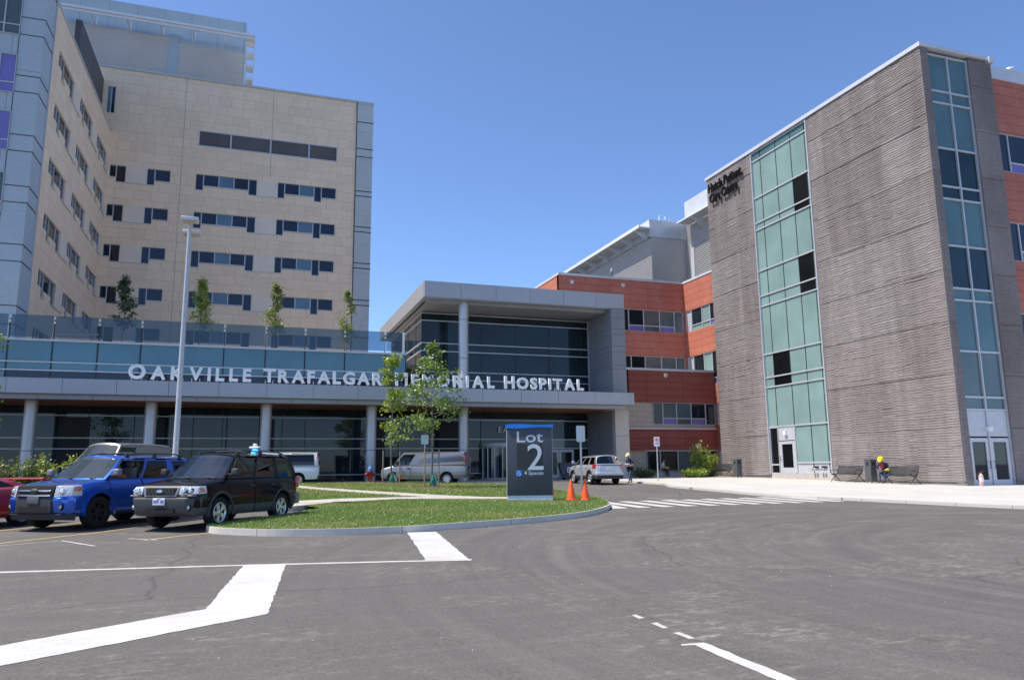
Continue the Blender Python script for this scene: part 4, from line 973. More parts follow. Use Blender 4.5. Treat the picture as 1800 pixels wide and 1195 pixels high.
def rim_mesh(r, wd, mat, spokes=5):
    mb = MB(); ro = r * .66; h = wd / 2; seg = 32
    pr = [(ro, h * .3), (ro, h * .85), (ro * .93, h * .9), (ro * .88, h * .5)]
    vs = [(a * math.cos(2 * math.pi * k / seg), b, a * math.sin(2 * math.pi * k / seg)) for a, b in pr for k in range(seg)]
    mb.add(vs, [(i * seg + k, i * seg + (k + 1) % seg, (i + 1) * seg + (k + 1) % seg, (i + 1) * seg + k) for i in range(3) for k in range(seg)], 0, True)
    mb.lathe([(ro * .3, h * .4), (ro * .3, h * .72), (ro * .2, h * .8), (.001, h * .8)], 16, (0, 0, 0), 'y')
    for k in range(spokes):
        a = 2 * math.pi * k / spokes + .3; ca, sa = math.cos(a), math.sin(a)
        def P(rr, t, y): return (rr * ca - t * sa, y, rr * sa + t * ca)
        r0, r1 = ro * .2, ro * .94; w0, w1 = ro * .16, ro * .3 * (5 / spokes) ** .5
        mb.hexa([P(r0, -w0, h * .4), P(r0, w0, h * .4), P(r1, w1, h * .45), P(r1, -w1, h * .45)], [P(r0, -w0 * .8, h * .74), P(r0, w0 * .8, h * .74), P(r1, w1 * .85, h * .8), P(r1, -w1 * .85, h * .8)])
    return mb.mesh('rim', mat)
def vehicle(name, label, cat, loc, rz, S, group=None, scale=1):
    t = thing(name, label, cat, loc, rz, group)
    if scale != 1: t.scale = (scale,) * 3
    st, g = catmull(S['st'], 2), S['gh']
    NP = len(PROF)
    def half(x, zb, zt, w_): return [(x, w_ * a, zb + (zt - zb) * b) for a, b in PROF]
    mb = MB(); rings = []
    for s_ in st:
        h = half(*s_); rings.append(h + [(x, -y, z) for x, y, z in h[-2:0:-1]])
    n = len(rings[0]); vs = [p for r_ in rings for p in r_]
    fs = [(i * n + k, i * n + (k + 1) % n, (i + 1) * n + (k + 1) % n, (i + 1) * n + k) for i in range(len(st) - 1) for k in range(n)]
    mb.add(vs, fs, 0, True); mb.add(rings[0], [tuple(range(n))], 0, True); mb.add(rings[-1], [tuple(range(n))[::-1]], 0, True)
    cz = S.get('clad', 0)
    for i, f_ in enumerate(mb.f):
        z = sum(mb.v[k][2] for k in f_) / len(f_)
        if z < cz: mb.m[i] = 1
    bm = bmesh.new(); me0 = mb.mesh('body', [S['paint'], S.get('cladm', 'trim_plastic'), 'underbody']); bm.from_mesh(me0)
    bmesh.ops.remove_doubles(bm, verts=bm.verts, dist=.0005); bmesh.ops.recalc_face_normals(bm, faces=bm.faces); bm.to_mesh(me0); bm.free()
    body = bpy.data.objects.new('body', me0); col.objects.link(body)
    cut = MB(); ra = S.get('arch', S['tr'] + .06)
    for wx in S['wx']:
        for s_ in (1, -1): cut.lathe([(ra, s_ * .5), (ra, s_ * 1.4)], 32, (wx, 0, S['tr'] + .02), 'y')
    cm = cut.mesh('cut', ['underbody']); co = bpy.data.objects.new('cut', cm); col.objects.link(co)
    cm.materials.clear(); cm.materials.append(M['underbody'])
    md = body.modifiers.new('b', 'BOOLEAN'); md.object = co; md.operation = 'DIFFERENCE'; md.solver = 'EXACT'; md.material_mode = 'TRANSFER'
    dg = bpy.context.evaluated_depsgraph_get(); me = bpy.data.meshes.new_from_object(body.evaluated_get(dg))
    bpy.data.objects.remove(co); bpy.data.objects.remove(body)
    # greenhouse shell
    gb = MB(); zb, zr, xa0, xa1, xd1, xd0, wb, wr = (g[k] for k in ('zb', 'zr', 'xa0', 'xa1', 'xd1', 'xd0', 'wb', 'wr')); bow = g.get('bow', .1)
    ze = zr - .1
    def P(u, v, s_): return (lerp(lerp(xa0, xd0, u), lerp(xa1, xd1, u), v), s_ * (lerp(wb, wr, v) + .035 * math.sin(math.pi * v)), lerp(zb, ze, v))
    def Q(tt, v, front): 
        x0, x1, sg = (xa0, xa1, 1) if front else (xd0, xd1, -1)
        return (lerp(x0, x1, v) + sg * bow * (1 - tt * tt), tt * (lerp(wb, wr, v) + .035 * math.sin(math.pi * v)), lerp(zb, ze, v) + (.085 * (1 - abs(tt) ** 2.6) * v))
    panes = []
    for s_ in (1, -1):
        for (u0, u1, kd) in S['u']:
            rows = [(0, 1)] if kd == 'p' else [(0, .05), (.9, 1)]
            for v0, v1 in rows:
                vv = [v0, (v0 + v1) / 2, v1] if kd == 'p' else [v0, v1]
                for a, b in zip(vv, vv[1:]): gb.add([P(u0, a, s_), P(u1, a, s_), P(u1, b, s_), P(u0, b, s_)], [(0, 1, 2, 3)], 0, True)
            if kd != 'p': panes.append((s_, u0, u1, kd))
    T = [-1, -.93, -.7, -.4, 0, .4, .7, .93, 1]; V_ = [0, .05, .5, .93, 1]
    fg, rg = MB(), MB()
    for front in (True, False):
        hole = front or S.get('rear_glass', True)
        VV = V_ if front else [0, .1, .5, .9, 1]
        for i in range(8):
            for j in range(4):
                q = [Q(T[i], VV[j], front), Q(T[i + 1], VV[j], front), Q(T[i + 1], VV[j + 1], front), Q(T[i], VV[j + 1], front)]
                if hole and 0 < i < 7 and 0 < j < 3: (fg if front else rg).add(q, [(0, 1, 2, 3)], 0, True)
                else: gb.add(q, [(0, 1, 2, 3)], 0, True)
    nx = 6
    for i in range(nx):
        for k in range(8):
            def Rf(u, tt): return (lerp(xa1, xd1, u) + bow * (1 - tt * tt) * (1 - 2 * u), tt * wr, ze + .085 * (1 - abs(tt) ** 2.6) + .02 * math.sin(math.pi * u))
            gb.add([Rf(i / nx, T[k]), Rf((i + 1) / nx, T[k]), Rf((i + 1) / nx, T[k + 1]), Rf(i / nx, T[k + 1])], [(0, 1, 2, 3)], 0, True)
    bm = bmesh.new(); bm.from_mesh(me); gm_ = gb.mesh('g', [S['paint']]); bm.from_mesh(gm_)
    bmesh.ops.remove_doubles(bm, verts=bm.verts, dist=.0008); bm.to_mesh(me); bm.free()
    me.set_sharp_from_angle(angle=R(38)); me.name = 'body'
    bo = link(bpy.data.objects.new('body', me), t)
    gm2 = S.get('glass', 'car_glass')
    fg.build('windshield', S.get('wsg', 'car_windshield'), t, fix=False)
    if rg.f: rg.build('rear_window', S.get('rg', gm2), t, fix=False)
    for s_, u0, u1, kd in panes:
        q = MB(); m_ = .004
        vv = [.05, .35, .65, .9]
        for a, b in zip(vv, vv[1:]): q.add([P(u0, a, s_), P(u1, a, s_), P(u1, b, s_), P(u0, b, s_)], [(0, 1, 2, 3)], 0, True)
        if kd != 'o' or s_ < 0: q.build('window', S.get('rg', gm2) if kd == 'd' else gm2, t, fix=False)
        tr = MB()
        for a, b in (((u0, .05), (u1, .05)), ((u0, .9), (u1, .9)), ((u0, .05), (u0, .9)), ((u1, .05), (u1, .9))): tr.tube([P(*a, s_), P((a[0] + b[0]) / 2, (a[1] + b[1]) / 2, s_), P(*b, s_)], .012, 5)
        tr.build('window_trim', 'trim_plastic', t)
    # body side samples for doors
    def sample(x, k, s_, off):
        for i in range(len(st) - 1):
            if st[i][0] <= x <= st[i + 1][0]: break
        u = (x - st[i][0]) / (st[i + 1][0] - st[i][0]); zb_, zt_, w_ = (lerp(st[i][j], st[i + 1][j], u) for j in (1, 2, 3))
        return (x, s_ * (w_ * PROF[k][0] + off), zb_ + (zt_ - zb_) * PROF[k][1])
    for s_ in (1, -1):
        for (x0, x1, hx) in S.get('doors', []):
            q = MB(); xs2 = [lerp(x0, x1, i / 4) for i in range(5)]; ks = list(range(4, 17))
            vs = [sample(x, k, s_, .007) for k in ks for x in xs2]
            q.add(vs, [(j * 5 + i, j * 5 + i + 1, (j + 1) * 5 + i + 1, (j + 1) * 5 + i) for j in range(12) for i in range(4)], 0, True)
            if cz:
                for i, f_ in enumerate(q.f):
                    if sum(q.v[k][2] for k in f_) / 4 < cz: q.m[i] = 1
            for xx in (x0, x1): 
                e = [sample(xx, k, s_, .0075) for k in ks]; e2 = [sample(xx, k, s_, -.03) for k in ks]
                q.add(e + e2, [(i, i + 1, 14 + i, 13 + i) for i in range(12)], 2)
            dr = q.build('door', [S['paint'], S.get('cladm', 'trim_plastic'), 'underbody'], t, fix=False)
            h_ = MB(); y = sample(hx, 12, s_, 0)
            h_.rbox(hx - .11, hx + .11, y[1] - .01 if s_ > 0 else y[1] - .045, y[1] + .045 if s_ > 0 else y[1] + .01, y[2] - .02, y[2] + .025, .01); h_.build('handle', S.get('hm', 'trim_plastic'), dr)
            gl_ = MB(); 
            for xx in (x0, x1): gl_.tube([sample(xx, k, s_, .006) for k in ks], .006, 4)
            gl_.build('seam', 'underbody', dr)
    # wheels
    tm, rm = tyre_mesh(S['tr'], S.get('tw', .23)), rim_mesh(S['tr'], S.get('tw', .23), S['rim'], S.get('spokes', 5))
    hb = MB(); hb.lathe([(S['tr'] * .64, -.03), (S['tr'] * .64, .03)], 20, (0, 0, 0), 'y'); hm = hb.mesh('wheel', 'underbody')
    for wx in S['wx']:
        for s_ in (1, -1):
            wh = link(bpy.data.objects.new('wheel', hm), t); wh.location = (wx, s_ * S['ty'], S['tr']); wh.rotation_euler = (0, random.uniform(0, 1.2), 0 if s_ > 0 else math.pi)
            link(bpy.data.objects.new('tyre', tm), wh); link(bpy.data.objects.new('rim', rm), wh)
            if S.get('flare'):
                q = MB(); N = 18
                for i in range(N):
                    a, b = math.pi * (i / N * 1.12 - .06), math.pi * ((i + 1) / N * 1.12 - .06)
                    y0, y1 = s_ * (S['wmax'] - .05), s_ * (S['wmax'] + .022); zc_ = S['tr'] + .02
                    pt = lambda an, rr, y: (wx + rr * math.cos(an), y, zc_ + rr * math.sin(an))
                    q.hexa([pt(a, ra - .01, y0), pt(b, ra - .01, y0), pt(b, ra + .06, y0), pt(a, ra + .06, y0)], [pt(a, ra - .01, y1), pt(b, ra - .01, y1), pt(b, ra + .05, y1 - s_ * .006), pt(a, ra + .05, y1 - s_ * .006)])
                q.build('wheel_arch', S['flare'], t)
    # cabin
    q = MB(); fl = zb - .02
    q.box(xd0 + .1, xa0 - .02, -wb + .05, wb - .05, fl - .05, fl + .015)
    rows = S.get('seats', [(.05, .36), (-.05 - .95, .5)])
    for sx, _ in rows:
        for y in (.38, -.38):
            q.rbox(sx - .1, sx + .06, y - .22, y + .22, fl, fl + .3, .05); q.rbox(sx - .1, sx + .02, y - .11, y + .11, fl + .33, fl + .5, .04); q.box(sx - .06, sx - .03, y - .05, y + .05, fl + .28, fl + .36)
    q.rbox(xa0 - .42, xa0 - .03, -wb + .1, wb - .1, fl, fl + .07, .03)
    sw_ = [(xa0 - .5 + .06 * math.sin(a), .38 + .18 * math.cos(a), fl + .06 + .15 * math.sin(a)) for a in [k * math.pi / 8 for k in range(17)]]; q.tube(sw_, .015, 5)
    q.build('cabin', S.get('cabin', 'cabin'), t)
    for s_ in (1, -1):      # mirrors
        q = MB(); mx, mz = S.get('mir', (xa0 - .18, zb + .08)); yb = wb + .03
        q.rbox(mx - .07, mx + .07, min(s_ * yb, s_ * (yb + .24)) + (s_ * .06 if s_ > 0 else 0), max(s_ * yb, s_ * (yb + .24)) - (.06 if s_ < 0 else 0), mz, mz + .17, .035); q.box(mx - .03, mx + .03, min(s_ * (yb - .06), s_ * (yb + .1)), max(s_ * (yb - .06), s_ * (yb + .1)), mz + .02, mz + .06)
        q.build('side_mirror', S.get('mm', 'trim_plastic'), t)
    return t
def part(t, nm, mat, *hx):
    q = MB()
    for h in hx: q.box(*h) if len(h) == 6 else q.rbox(*h)
    return q.build(nm, mat, t)
def hex_part(t, nm, mat, q0, q1, bev=0):
    q = MB(); q.hexa(q0, q1); me = q.mesh(nm, mat); bm = bmesh.new(); bm.from_mesh(me)
    bmesh.ops.bevel(bm, geom=list(bm.edges), offset=bev or .016, segments=3, affect='EDGES', profile=.55)
    for f in bm.faces: f.smooth = True
    bm.to_mesh(me); bm.free(); return link(bpy.data.objects.new(nm, me), t)
def mirrored(fn):
    for s_ in (1, -1): fn(s_)
SUV = dict(st=[(-2.20, .44, .96, .66), (-2.15, .38, 1.1, .80), (-2.0, .33, 1.14, .87), (-1.6, .30, 1.15, .897), (-.6, .28, 1.145, .905), (.5, .28, 1.14, .905), (.95, .28, 1.135, .905), (1.12, .28, 1.135, .90), (1.5, .29, 1.1, .895), (1.85, .30, 1.05, .885), (2.06, .31, 1.0, .845), (2.16, .35, .955, .775), (2.225, .40, .89, .64)],
    gh=dict(zb=1.125, zr=1.77, xa0=1.12, xa1=.46, xd1=-1.98, xd0=-2.14, wb=.81, wr=.625, bow=.13), u=[(0, .03, 'p'), (.03, .335, 'w'), (.335, .375, 'p'), (.375, .645, 'd'), (.645, .7, 'p'), (.7, .94, 'd'), (.94, 1, 'p')],
    wx=(1.31, -1.31), tr=.362, ty=.775, tw=.235, arch=.43, wmax=.9, doors=[(-.02, 1.02, .12), (-.98, -.06, -.82)], seats=[(-.1, 0), (-1.0, 0)], rear_glass=True)
def roof_rack(t, mat, xr0, xr1, y, z, bars=(), bend=.03):
    q = MB()
    for s_ in (1, -1):
        q.tube([(xr0, s_ * y, z - .05), (xr0 - .07, s_ * y, z + .02), (xr0 - .25, s_ * y, z + .05), ((xr0 + xr1) / 2, s_ * y, z + .055), (xr1 + .2, s_ * y, z + .045), (xr1 + .05, s_ * y, z + .02), (xr1, s_ * y, z - .05)], .018, 7)
        for x in (xr0 - .03, (xr0 + xr1) / 2, xr1 + .03): q.rbox(x - .06, x + .06, s_ * y - .025, s_ * y + .025, z - .06, z + .035, .012)
    for x in bars: q.tube([(x, -y, z + .05), (x, 0, z + .075), (x, y, z + .05)], .016, 6)
    q.build('roof_rack', mat, t)
# --- black suv
K = dict(SUV); K.update(paint='paint_black', cladm='cladding_grey', clad=.5, rim='alloy', flare='trim_plastic', rg='dark_car_glass', wsg='dark_windshield', glass='dark_car_glass')
BX, BY = -.6, 20.95
bs = vehicle('parked_suv', 'black suv with silver alloy wheels and a blue beacon on its roof', 'suv', (BX, BY, gz(BX, BY)), R(-123.8), K, 'vehicles parked in the lot')
def suv_front_black(t):
    hex_part(t, 'front_bumper', 'cladding_grey', [(1.95, -.875, .34), (1.95, .875, .34), (1.95, .9, .76), (1.95, -.9, .76)], [(2.25, -.7, .38), (2.25, .7, .38), (2.31, .72, .74), (2.31, -.72, .74)], .06)
    part(t, 'air_intake', 'underbody', (2.2, 2.296, -.38, .38, .4, .5))
    hex_part(t, 'grille_surround', 'cladding_light', [(2.1, -.47, .74), (2.1, .47, .74), (2.1, .58, 1.0), (2.1, -.58, 1.0)], [(2.295, -.42, .75), (2.295, .42, .75), (2.245, .5, .965), (2.245, -.5, .965)])
    gr = hex_part(t, 'grille', 'underbody', [(2.1, -.37, .79), (2.1, .37, .79), (2.1, .41, .955), (2.1, -.41, .955)], [(2.302, -.37, .79), (2.302, .37, .79), (2.262, .42, .955), (2.262, -.42, .955)])
    q = MB()
    for i in range(9):
        y = -.36 + .09 * i
        q.tube([(2.306, y, .79), (2.268, y + .08 if y < .3 else y, .95)], .006, 4); q.tube([(2.306, y, .79), (2.268, y - .08 if y > -.3 else y, .95)], .006, 4)
    sub(q, 'mesh_bar', 'cladding_grey', gr)
    em = MB(); em.lathe([(.001, 0), (.09, .0), (.09, .02), (.001, .025)], 24, (0, 0, 0), 'x'); e = em.build('emblem', 'chrome', gr); e.location = (2.292, 0, .872); e.scale = (1, 1, .46); e.rotation_euler = (0, R(-12), 0)
    em = MB(); em.lathe([(.001, .02), (.078, .02), (.078, .03), (.001, .032)], 24, (0, 0, 0), 'x'); e2 = em.build('emblem', 'emblem_blue', gr); e2.location, e2.scale, e2.rotation_euler = e.location, e.scale, e.rotation_euler
    put_text('emblem_script', 'Ford', .075, .004, 'plate_white', (2.33, -.058, .85), (0, 1, 0), (-.2, 0, 1), gr, .001, width=.11)
    def lamp(s_):
        hl = hex_part(t, 'headlight', 'headlight_lens', [(1.95, s_ * .5, .8), (1.85, s_ * .905, .815), (1.85, s_ * .875, .985), (1.95, s_ * .47, .99)], [(2.292, s_ * .49, .795), (2.125, s_ * .87, .805), (2.07, s_ * .85, .975), (2.24, s_ * .49, .985)])
        hex_part(t, 'turn_signal', 'amber_lens', [(1.84, s_ * .903, .83), (1.84, s_ * .8, .83), (1.84, s_ * .8, .955), (1.84, s_ * .88, .955)], [(2.1, s_ * .876, .825), (2.128, s_ * .835, .825), (2.08, s_ * .82, .95), (2.055, s_ * .856, .95)])
        for yy, zz_ in ((.6, .885), (.72, .885)):
            q = MB(); q.lathe([(.062, 0), (.062, .02), (.045, .035), (.02, .02), (.001, .028)], 14, (2.262 - (yy - .6) * .5, s_ * yy, zz_), 'x'); sub(q, 'reflector', 'chrome', hl)
        q = MB(); q.lathe([(.075, 0), (.075, .02), (.055, .03)], 16, (2.215, s_ * .71, .52), 'x'); fl_ = q.build('fog_lamp', 'underbody', t)
        q = MB(); q.lathe([(.05, 0), (.05, .012), (.001, .02)], 14, (2.238, s_ * .71, .52), 'x'); sub(q, 'fog_lens', 'headlight_lens', fl_)
        part(t, 'lamp_ledge', 'cladding_light', (1.98, 2.27 if True else 0, min(s_ * .5, s_ * .82), max(s_ * .5, s_ * .82), .755, .792, .014))
    mirrored(lamp)
    pl = part(t, 'licence_plate', 'plate_white', (2.295, 2.325, -.155, .155, .57, .725, .006))
    put_text('plate_text', 'BVXP · 892', .1, .003, 'plate_blue', (2.327, -.135, .615), (0, 1, 0), (0, 0, 1), pl, .003, width=.27)
    put_text('plate_text', 'ONTARIO', .03, .003, 'plate_blue', (2.327, -.05, .695), (0, 1, 0), (0, 0, 1), pl, 0, width=.1)
suv_front_black(bs)
roof_rack(bs, 'trim_plastic', .28, -1.75, .54, 1.755, (-.35, -1.35))
for a, b in (((1.22, .62, 1.15), (1.1, .02, 1.2)), ((1.24, -.05, 1.16), (1.1, -.6, 1.19))):
    q = MB(); q.tube([a, b], [.016, .008], 5); q.build('wiper', 'trim_plastic', bs)
q = MB(); q.rbox(-1.36, -1.2, -.06, .12, 1.77, 1.82, .015); q.box(-1.3, -1.26, -.02, .02, 1.9, 1.98); q.rbox(-1.34, -1.22, -.13, .17, 1.9, 1.965, .02); q.rbox(-1.32, -1.24, -.03, .07, 1.965, 2.04, .015)
bc = q.build('beacon', 'white_steel', bs)
q = MB(); q.lathe([(.095, 1.78), (.095, 1.84), (.075, 1.88), (.001, 1.9)], 16, (-1.28, .02, 0)); sub(q, 'beacon_lens', 'beacon_lens', bc)
def tail(t, x, y, z0, z1, wd=.1):
    for s_ in (1, -1): part(t, 'tail_light', 'red_lens', (x - .03, x + .14, min(s_ * (y - wd), s_ * y), max(s_ * (y - wd), s_ * y), z0, z1, .02))
tail(bs, -2.17, .86, .85, 1.15); part(bs, 'rear_bumper', 'cladding_light', (-2.3, -2.0, -.84, .84, .42, .72, .05))
# --- blue suv
K = dict(SUV); K.update(paint='paint_blue', cladm='trim_plastic', clad=.36, rim='black_alloy', flare='paint_blue', rg='dark_car_glass', glass='dark_car_glass', cabin='cabin_tan', hm='paint_blue', mm='cladding_light', spokes=6, tr=.375, tw=.25)
K['u'] = [(0, .03, 'p'), (.03, .335, 'o'), (.335, .375, 'p'), (.375, .645, 'd'), (.645, .74, 'p'), (.74, .93, 'd'), (.93, 1, 'p')]
K['gh'] = dict(SUV['gh']); K['gh']['zr'] = 1.73
LX, LY = -3.3, 22.05
bl_ = vehicle('parked_suv', 'bright blue suv with black wheels, driver window down', 'suv', (LX, LY, gz(LX, LY)), R(-124.3), K, 'vehicles parked in the lot')
def suv_front_blue(t):
    hex_part(t, 'front_bumper', 'paint_blue', [(1.95, -.88, .36), (1.95, .88, .36), (1.95, .9, .78), (1.95, -.9, .78)], [(2.24, -.74, .38), (2.24, .74, .38), (2.3, .72, .74), (2.3, -.72, .74)], .06)
    hex_part(t, 'lower_bumper', 'trim_plastic', [(1.95, -.86, .22), (1.95, .86, .22), (1.95, .88, .37), (1.95, -.88, .37)], [(2.2, -.7, .24), (2.2, .7, .24), (2.26, .72, .375), (2.26, -.72, .375)])
    part(t, 'bumper_insert', 'trim_plastic', (2.1, 2.31, -.5, .5, .39, .745, .02)); part(t, 'air_intake', 'underbody', (2.2, 2.317, -.4, .4, .42, .53))
    gr = hex_part(t, 'grille', 'underbody', [(2.05, -.56, .75), (2.05, .56, .75), (2.05, .6, 1.02), (2.05, -.6, 1.02)], [(2.315, -.5, .76), (2.315, .5, .76), (2.25, .53, 1.0), (2.25, -.53, 1.0)])
    q = MB(); q.rbox(2.29, 2.33, -.47, .47, .765, .795, .008); q.rbox(2.27, 2.31, -.46, .46, .875, .905, .008); sub(q, 'grille_bar', 'chrome', gr)
    em = MB(); em.lathe([(.001, 0), (.12, .0), (.12, .02), (.001, .03)], 24, (0, 0, 0), 'x'); e = em.build('emblem', 'trim_plastic', gr); e.location = (2.292, 0, .885); e.scale = (1, 1, .5)
    def lamp(s_):
        hl = hex_part(t, 'headlight', 'headlight_lens', [(1.95, s_ * .5, .74), (1.85, s_ * .905, .77), (1.85, s_ * .89, 1.01), (1.95, s_ * .5, 1.03)], [(2.3, s_ * .545, .735), (2.125, s_ * .873, .775), (2.07, s_ * .86, .995), (2.245, s_ * .545, 1.0)])
        hex_part(t, 'turn_signal', 'amber_lens', [(1.86, s_ * .905, .875), (1.86, s_ * .8, .875), (1.86, s_ * .8, .985), (1.86, s_ * .89, .985)], [(2.075, s_ * .88, .875), (2.115, s_ * .845, .875), (2.065, s_ * .835, .98), (2.035, s_ * .868, .98)])
        q = MB(); q.lathe([(.07, 0), (.07, .02), (.05, .035), (.02, .02), (.001, .028)], 14, (2.205, s_ * .69, .87), 'x'); sub(q, 'reflector', 'chrome', hl)
        q = MB(); q.lathe([(.1, 0), (.1, .02), (.07, .03)], 16, (2.22, s_ * .69, .54), 'x'); fl_ = q.build('fog_lamp', 'underbody', t)
        q = MB(); q.lathe([(.052, 0), (.052, .012), (.001, .02)], 14, (2.245, s_ * .69, .54), 'x'); sub(q, 'fog_lens', 'headlight_lens', fl_)
    mirrored(lamp)
    pl = part(t, 'licence_plate', 'plate_dark', (2.3, 2.335, -.165, .165, .6, .755, .006))
suv_front_blue(bl_)
roof_rack(bl_, 'trim_plastic', .2, -1.8, .54, 1.715, (-.3,))
for a, b in (((1.22, .62, 1.15), (1.1, .02, 1.2)), ((1.24, -.05, 1.16), (1.1, -.6, 1.19))):
    q = MB(); q.tube([a, b], [.016, .008], 5); q.build('wiper', 'trim_plastic', bl_)
tail(bl_, -2.17, .86, .85, 1.15)
# --- red coupe
CP = dict(st=[(-2.22, .38, .88, .66), (-2.14, .3, .97, .82), (-1.9, .26, .985, .88), (-1.3, .24, .985, .905), (-.3, .22, .95, .9), (.8, .22, .91, .9), (1.3, .22, .875, .9), (1.8, .24, .78, .87), (2.1, .28, .68, .78), (2.2, .32, .6, .62)],
    gh=dict(zb=.93, zr=1.33, xa0=1.0, xa1=.2, xd1=-.72, xd0=-1.75, wb=.77, wr=.5, bow=.08), u=[(0, .04, 'p'), (.04, .52, 'w'), (.52, .58, 'p'), (.58, .8, 'w'), (.8, 1, 'p')],
    wx=(1.35, -1.3), tr=.33, ty=.78, tw=.24, arch=.38, wmax=.9, doors=[(-.45, .85, -.3)], seats=[(-.35, 0)], paint='paint_red', clad=0, rim='alloy', spokes=6, glass='dark_car_glass', wsg='dark_car_glass', rg='dark_car_glass', mm='paint_red', hm='paint_red', rear_glass=True)
rc = vehicle('parked_coupe', 'red coupe with rear spoiler at the left edge of the photo', 'car', (-6.75, 21.7, gz(-6.7, 21.7)), R(-124), CP, 'vehicles parked in the lot')
q = MB(); q.rbox(-2.18, -1.93, -.76, .76, 1.14, 1.18, .015)
for s_ in (1, -1): q.hexa([(-2.05, s_ * .55, .95), (-1.95, s_ * .55, .95), (-1.95, s_ * .6, .95), (-2.05, s_ * .6, .95)], [(-2.12, s_ * .6, 1.15), (-2.0, s_ * .6, 1.15), (-2.0, s_ * .65, 1.15), (-2.12, s_ * .65, 1.15)])
q.build('spoiler', 'paint_red', rc); tail(rc, -2.2, .8, .74, .9)
# --- vans
VAN = dict(st=[(-2.86, .5, 1.2, .88), (-2.82, .42, 1.24, .965), (-2.5, .37, 1.25, .99), (-1, .35, 1.25, 1.0), (1.0, .35, 1.25, 1.0), (1.9, .35, 1.24, .99), (2.2, .35, 1.17, .975), (2.55, .38, 1.08, .945), (2.72, .42, 1.02, .88), (2.8, .48, .92, .74)],
    gh=dict(zb=1.22, zr=2.1, xa0=1.98, xa1=1.3, xd1=-2.72, xd0=-2.84, wb=.965, wr=.85, bow=.08), u=[(0, .03, 'p'), (.03, .22, 'w'), (.22, 1, 'p')],
    wx=(1.9, -1.62), tr=.37, ty=.86, tw=.24, arch=.44, wmax=.99, doors=[(.75, 1.72, .9)], seats=[(.75, 0)], paint='paint_pewter', clad=.0, rim='alloy', spokes=8, glass='dark_car_glass', wsg='car_windshield', rear_glass=False, mir=(1.6, 1.32))
def van_back(t, paint, light=True):
    tail(t, -2.83, .93, 1.28, 1.78, .13)
    part(t, 'rear_bumper', 'trim_plastic', (-3.02, -2.8, -.95, .95, .44, .62, .03))
    for s_ in (1, -1):
        d_ = part(t, 'rear_door', paint, (-2.89, -2.84, min(s_ * .015, s_ * .78), max(s_ * .015, s_ * .78), .65, 1.22, .02)); q = MB(); q.rbox(-2.93, -2.88, min(s_ * .05, s_ * .12), max(s_ * .05, s_ * .12), .98, 1.16, .01); sub(q, 'handle', 'trim_plastic', d_)
VX, VY = 10.2, 46.15
gv = vehicle('cargo_van', 'silver windowless cargo van parked between the young trees and the columns', 'van', (VX, VY, gz(VX, VY)), R(153.5), VAN, None, .93); van_back(gv, 'paint_pewter')
V2 = dict(VAN); V2.update(paint='paint_white', u=[(0, .03, 'p'), (.03, .22, 'w'), (.22, .27, 'p'), (.27, .95, 'd'), (.95, 1, 'p')], rear_glass=True, seats=[(.75, 0), (-.3, 0), (-1.4, 0)])
wv = vehicle('passenger_van', 'white passenger van with a long dark side window behind the black suv', 'van', (1.35, 47.9, gz(0, 47.9)), R(173), V2, None, .93); van_back(wv, 'paint_white')
V3 = dict(VAN); V3.update(paint='paint_tan', glass='dark_car_glass', doors=[(.45, 1.4, .55)], rear_glass=True, u=[(0, .04, 'p'), (.04, .3, 'w'), (.3, 1, 'p')], wx=(1.5, -1.0), seats=[(.4, 0)], mir=(1.3, 1.3),
    st=[(-1.95, .5, 1.2, .8), (-1.9, .42, 1.24, .86), (-1.6, .37, 1.25, .89), (0, .35, 1.25, .9), (1.5, .35, 1.24, .89), (1.8, .35, 1.16, .87), (2.15, .38, 1.06, .84), (2.3, .42, 1.0, .78), (2.38, .48, .92, .64)], wmax=.89, ty=.76,
    gh=dict(zb=1.22, zr=2.2, xa0=1.6, xa1=.9, xd1=-1.55, xd0=-1.85, wb=.86, wr=.68, bow=.08))
VANX, VANY = -4.4, 31.4
tv = vehicle('parked_van', 'tan van whose windshield and roof show above the blue suv', 'van', (VANX, VANY, gz(0, VANY)), R(-125), V3, 'vehicles parked in the lot', 1.0)
# --- silver crossover seen from behind
K = dict(SUV); K.update(paint='paint_silver', cladm='trim_plastic', clad=.52, rim='alloy', glass='dark_car_glass', rg='dark_car_glass', hm='paint_silver', mm='paint_silver', flare='trim_plastic', wsg='dark_car_glass')
K['gh'] = dict(zb=1.12, zr=1.7, xa0=1.15, xa1=.35, xd1=-1.85, xd0=-2.12, wb=.81, wr=.62, bow=.12)
EX, EY = 19.85, 42.6
eq = vehicle('crossover_suv', 'silver crossover suv seen from behind in front of the entrance pier', 'suv', (EX, EY, gz(EX, EY)), R(88), K, None, 1.0)
def rear_eq(t):
    for s_ in (1, -1): hex_part(t, 'tail_light', 'red_lens', [(-2.0, s_ * .62, .93), (-1.75, s_ * .91, .92), (-1.75, s_ * .86, 1.13), (-2.0, s_ * .6, 1.13)], [(-2.22, s_ * .62, .93), (-2.1, s_ * .885, .92), (-2.08, s_ * .84, 1.13), (-2.2, s_ * .6, 1.12)])
    part(t, 'tailgate', 'paint_silver', (-2.25, -2.12, -.66, .66, .66, 1.05, .03)); pl = part(t, 'licence_plate', 'plate_white', (-2.268, -2.245, -.16, .16, .8, .94, .004))
    part(t, 'rear_bumper', 'paint_silver', (-2.32, -2.0, -.86, .86, .5, .7, .05)); part(t, 'lower_bumper', 'trim_plastic', (-2.29, -2.0, -.84, .84, .3, .5, .04))
    part(t, 'badge', 'chrome', (-2.262, -2.245, -.1, .1, .985, 1.01, .003))
rear_eq(eq)
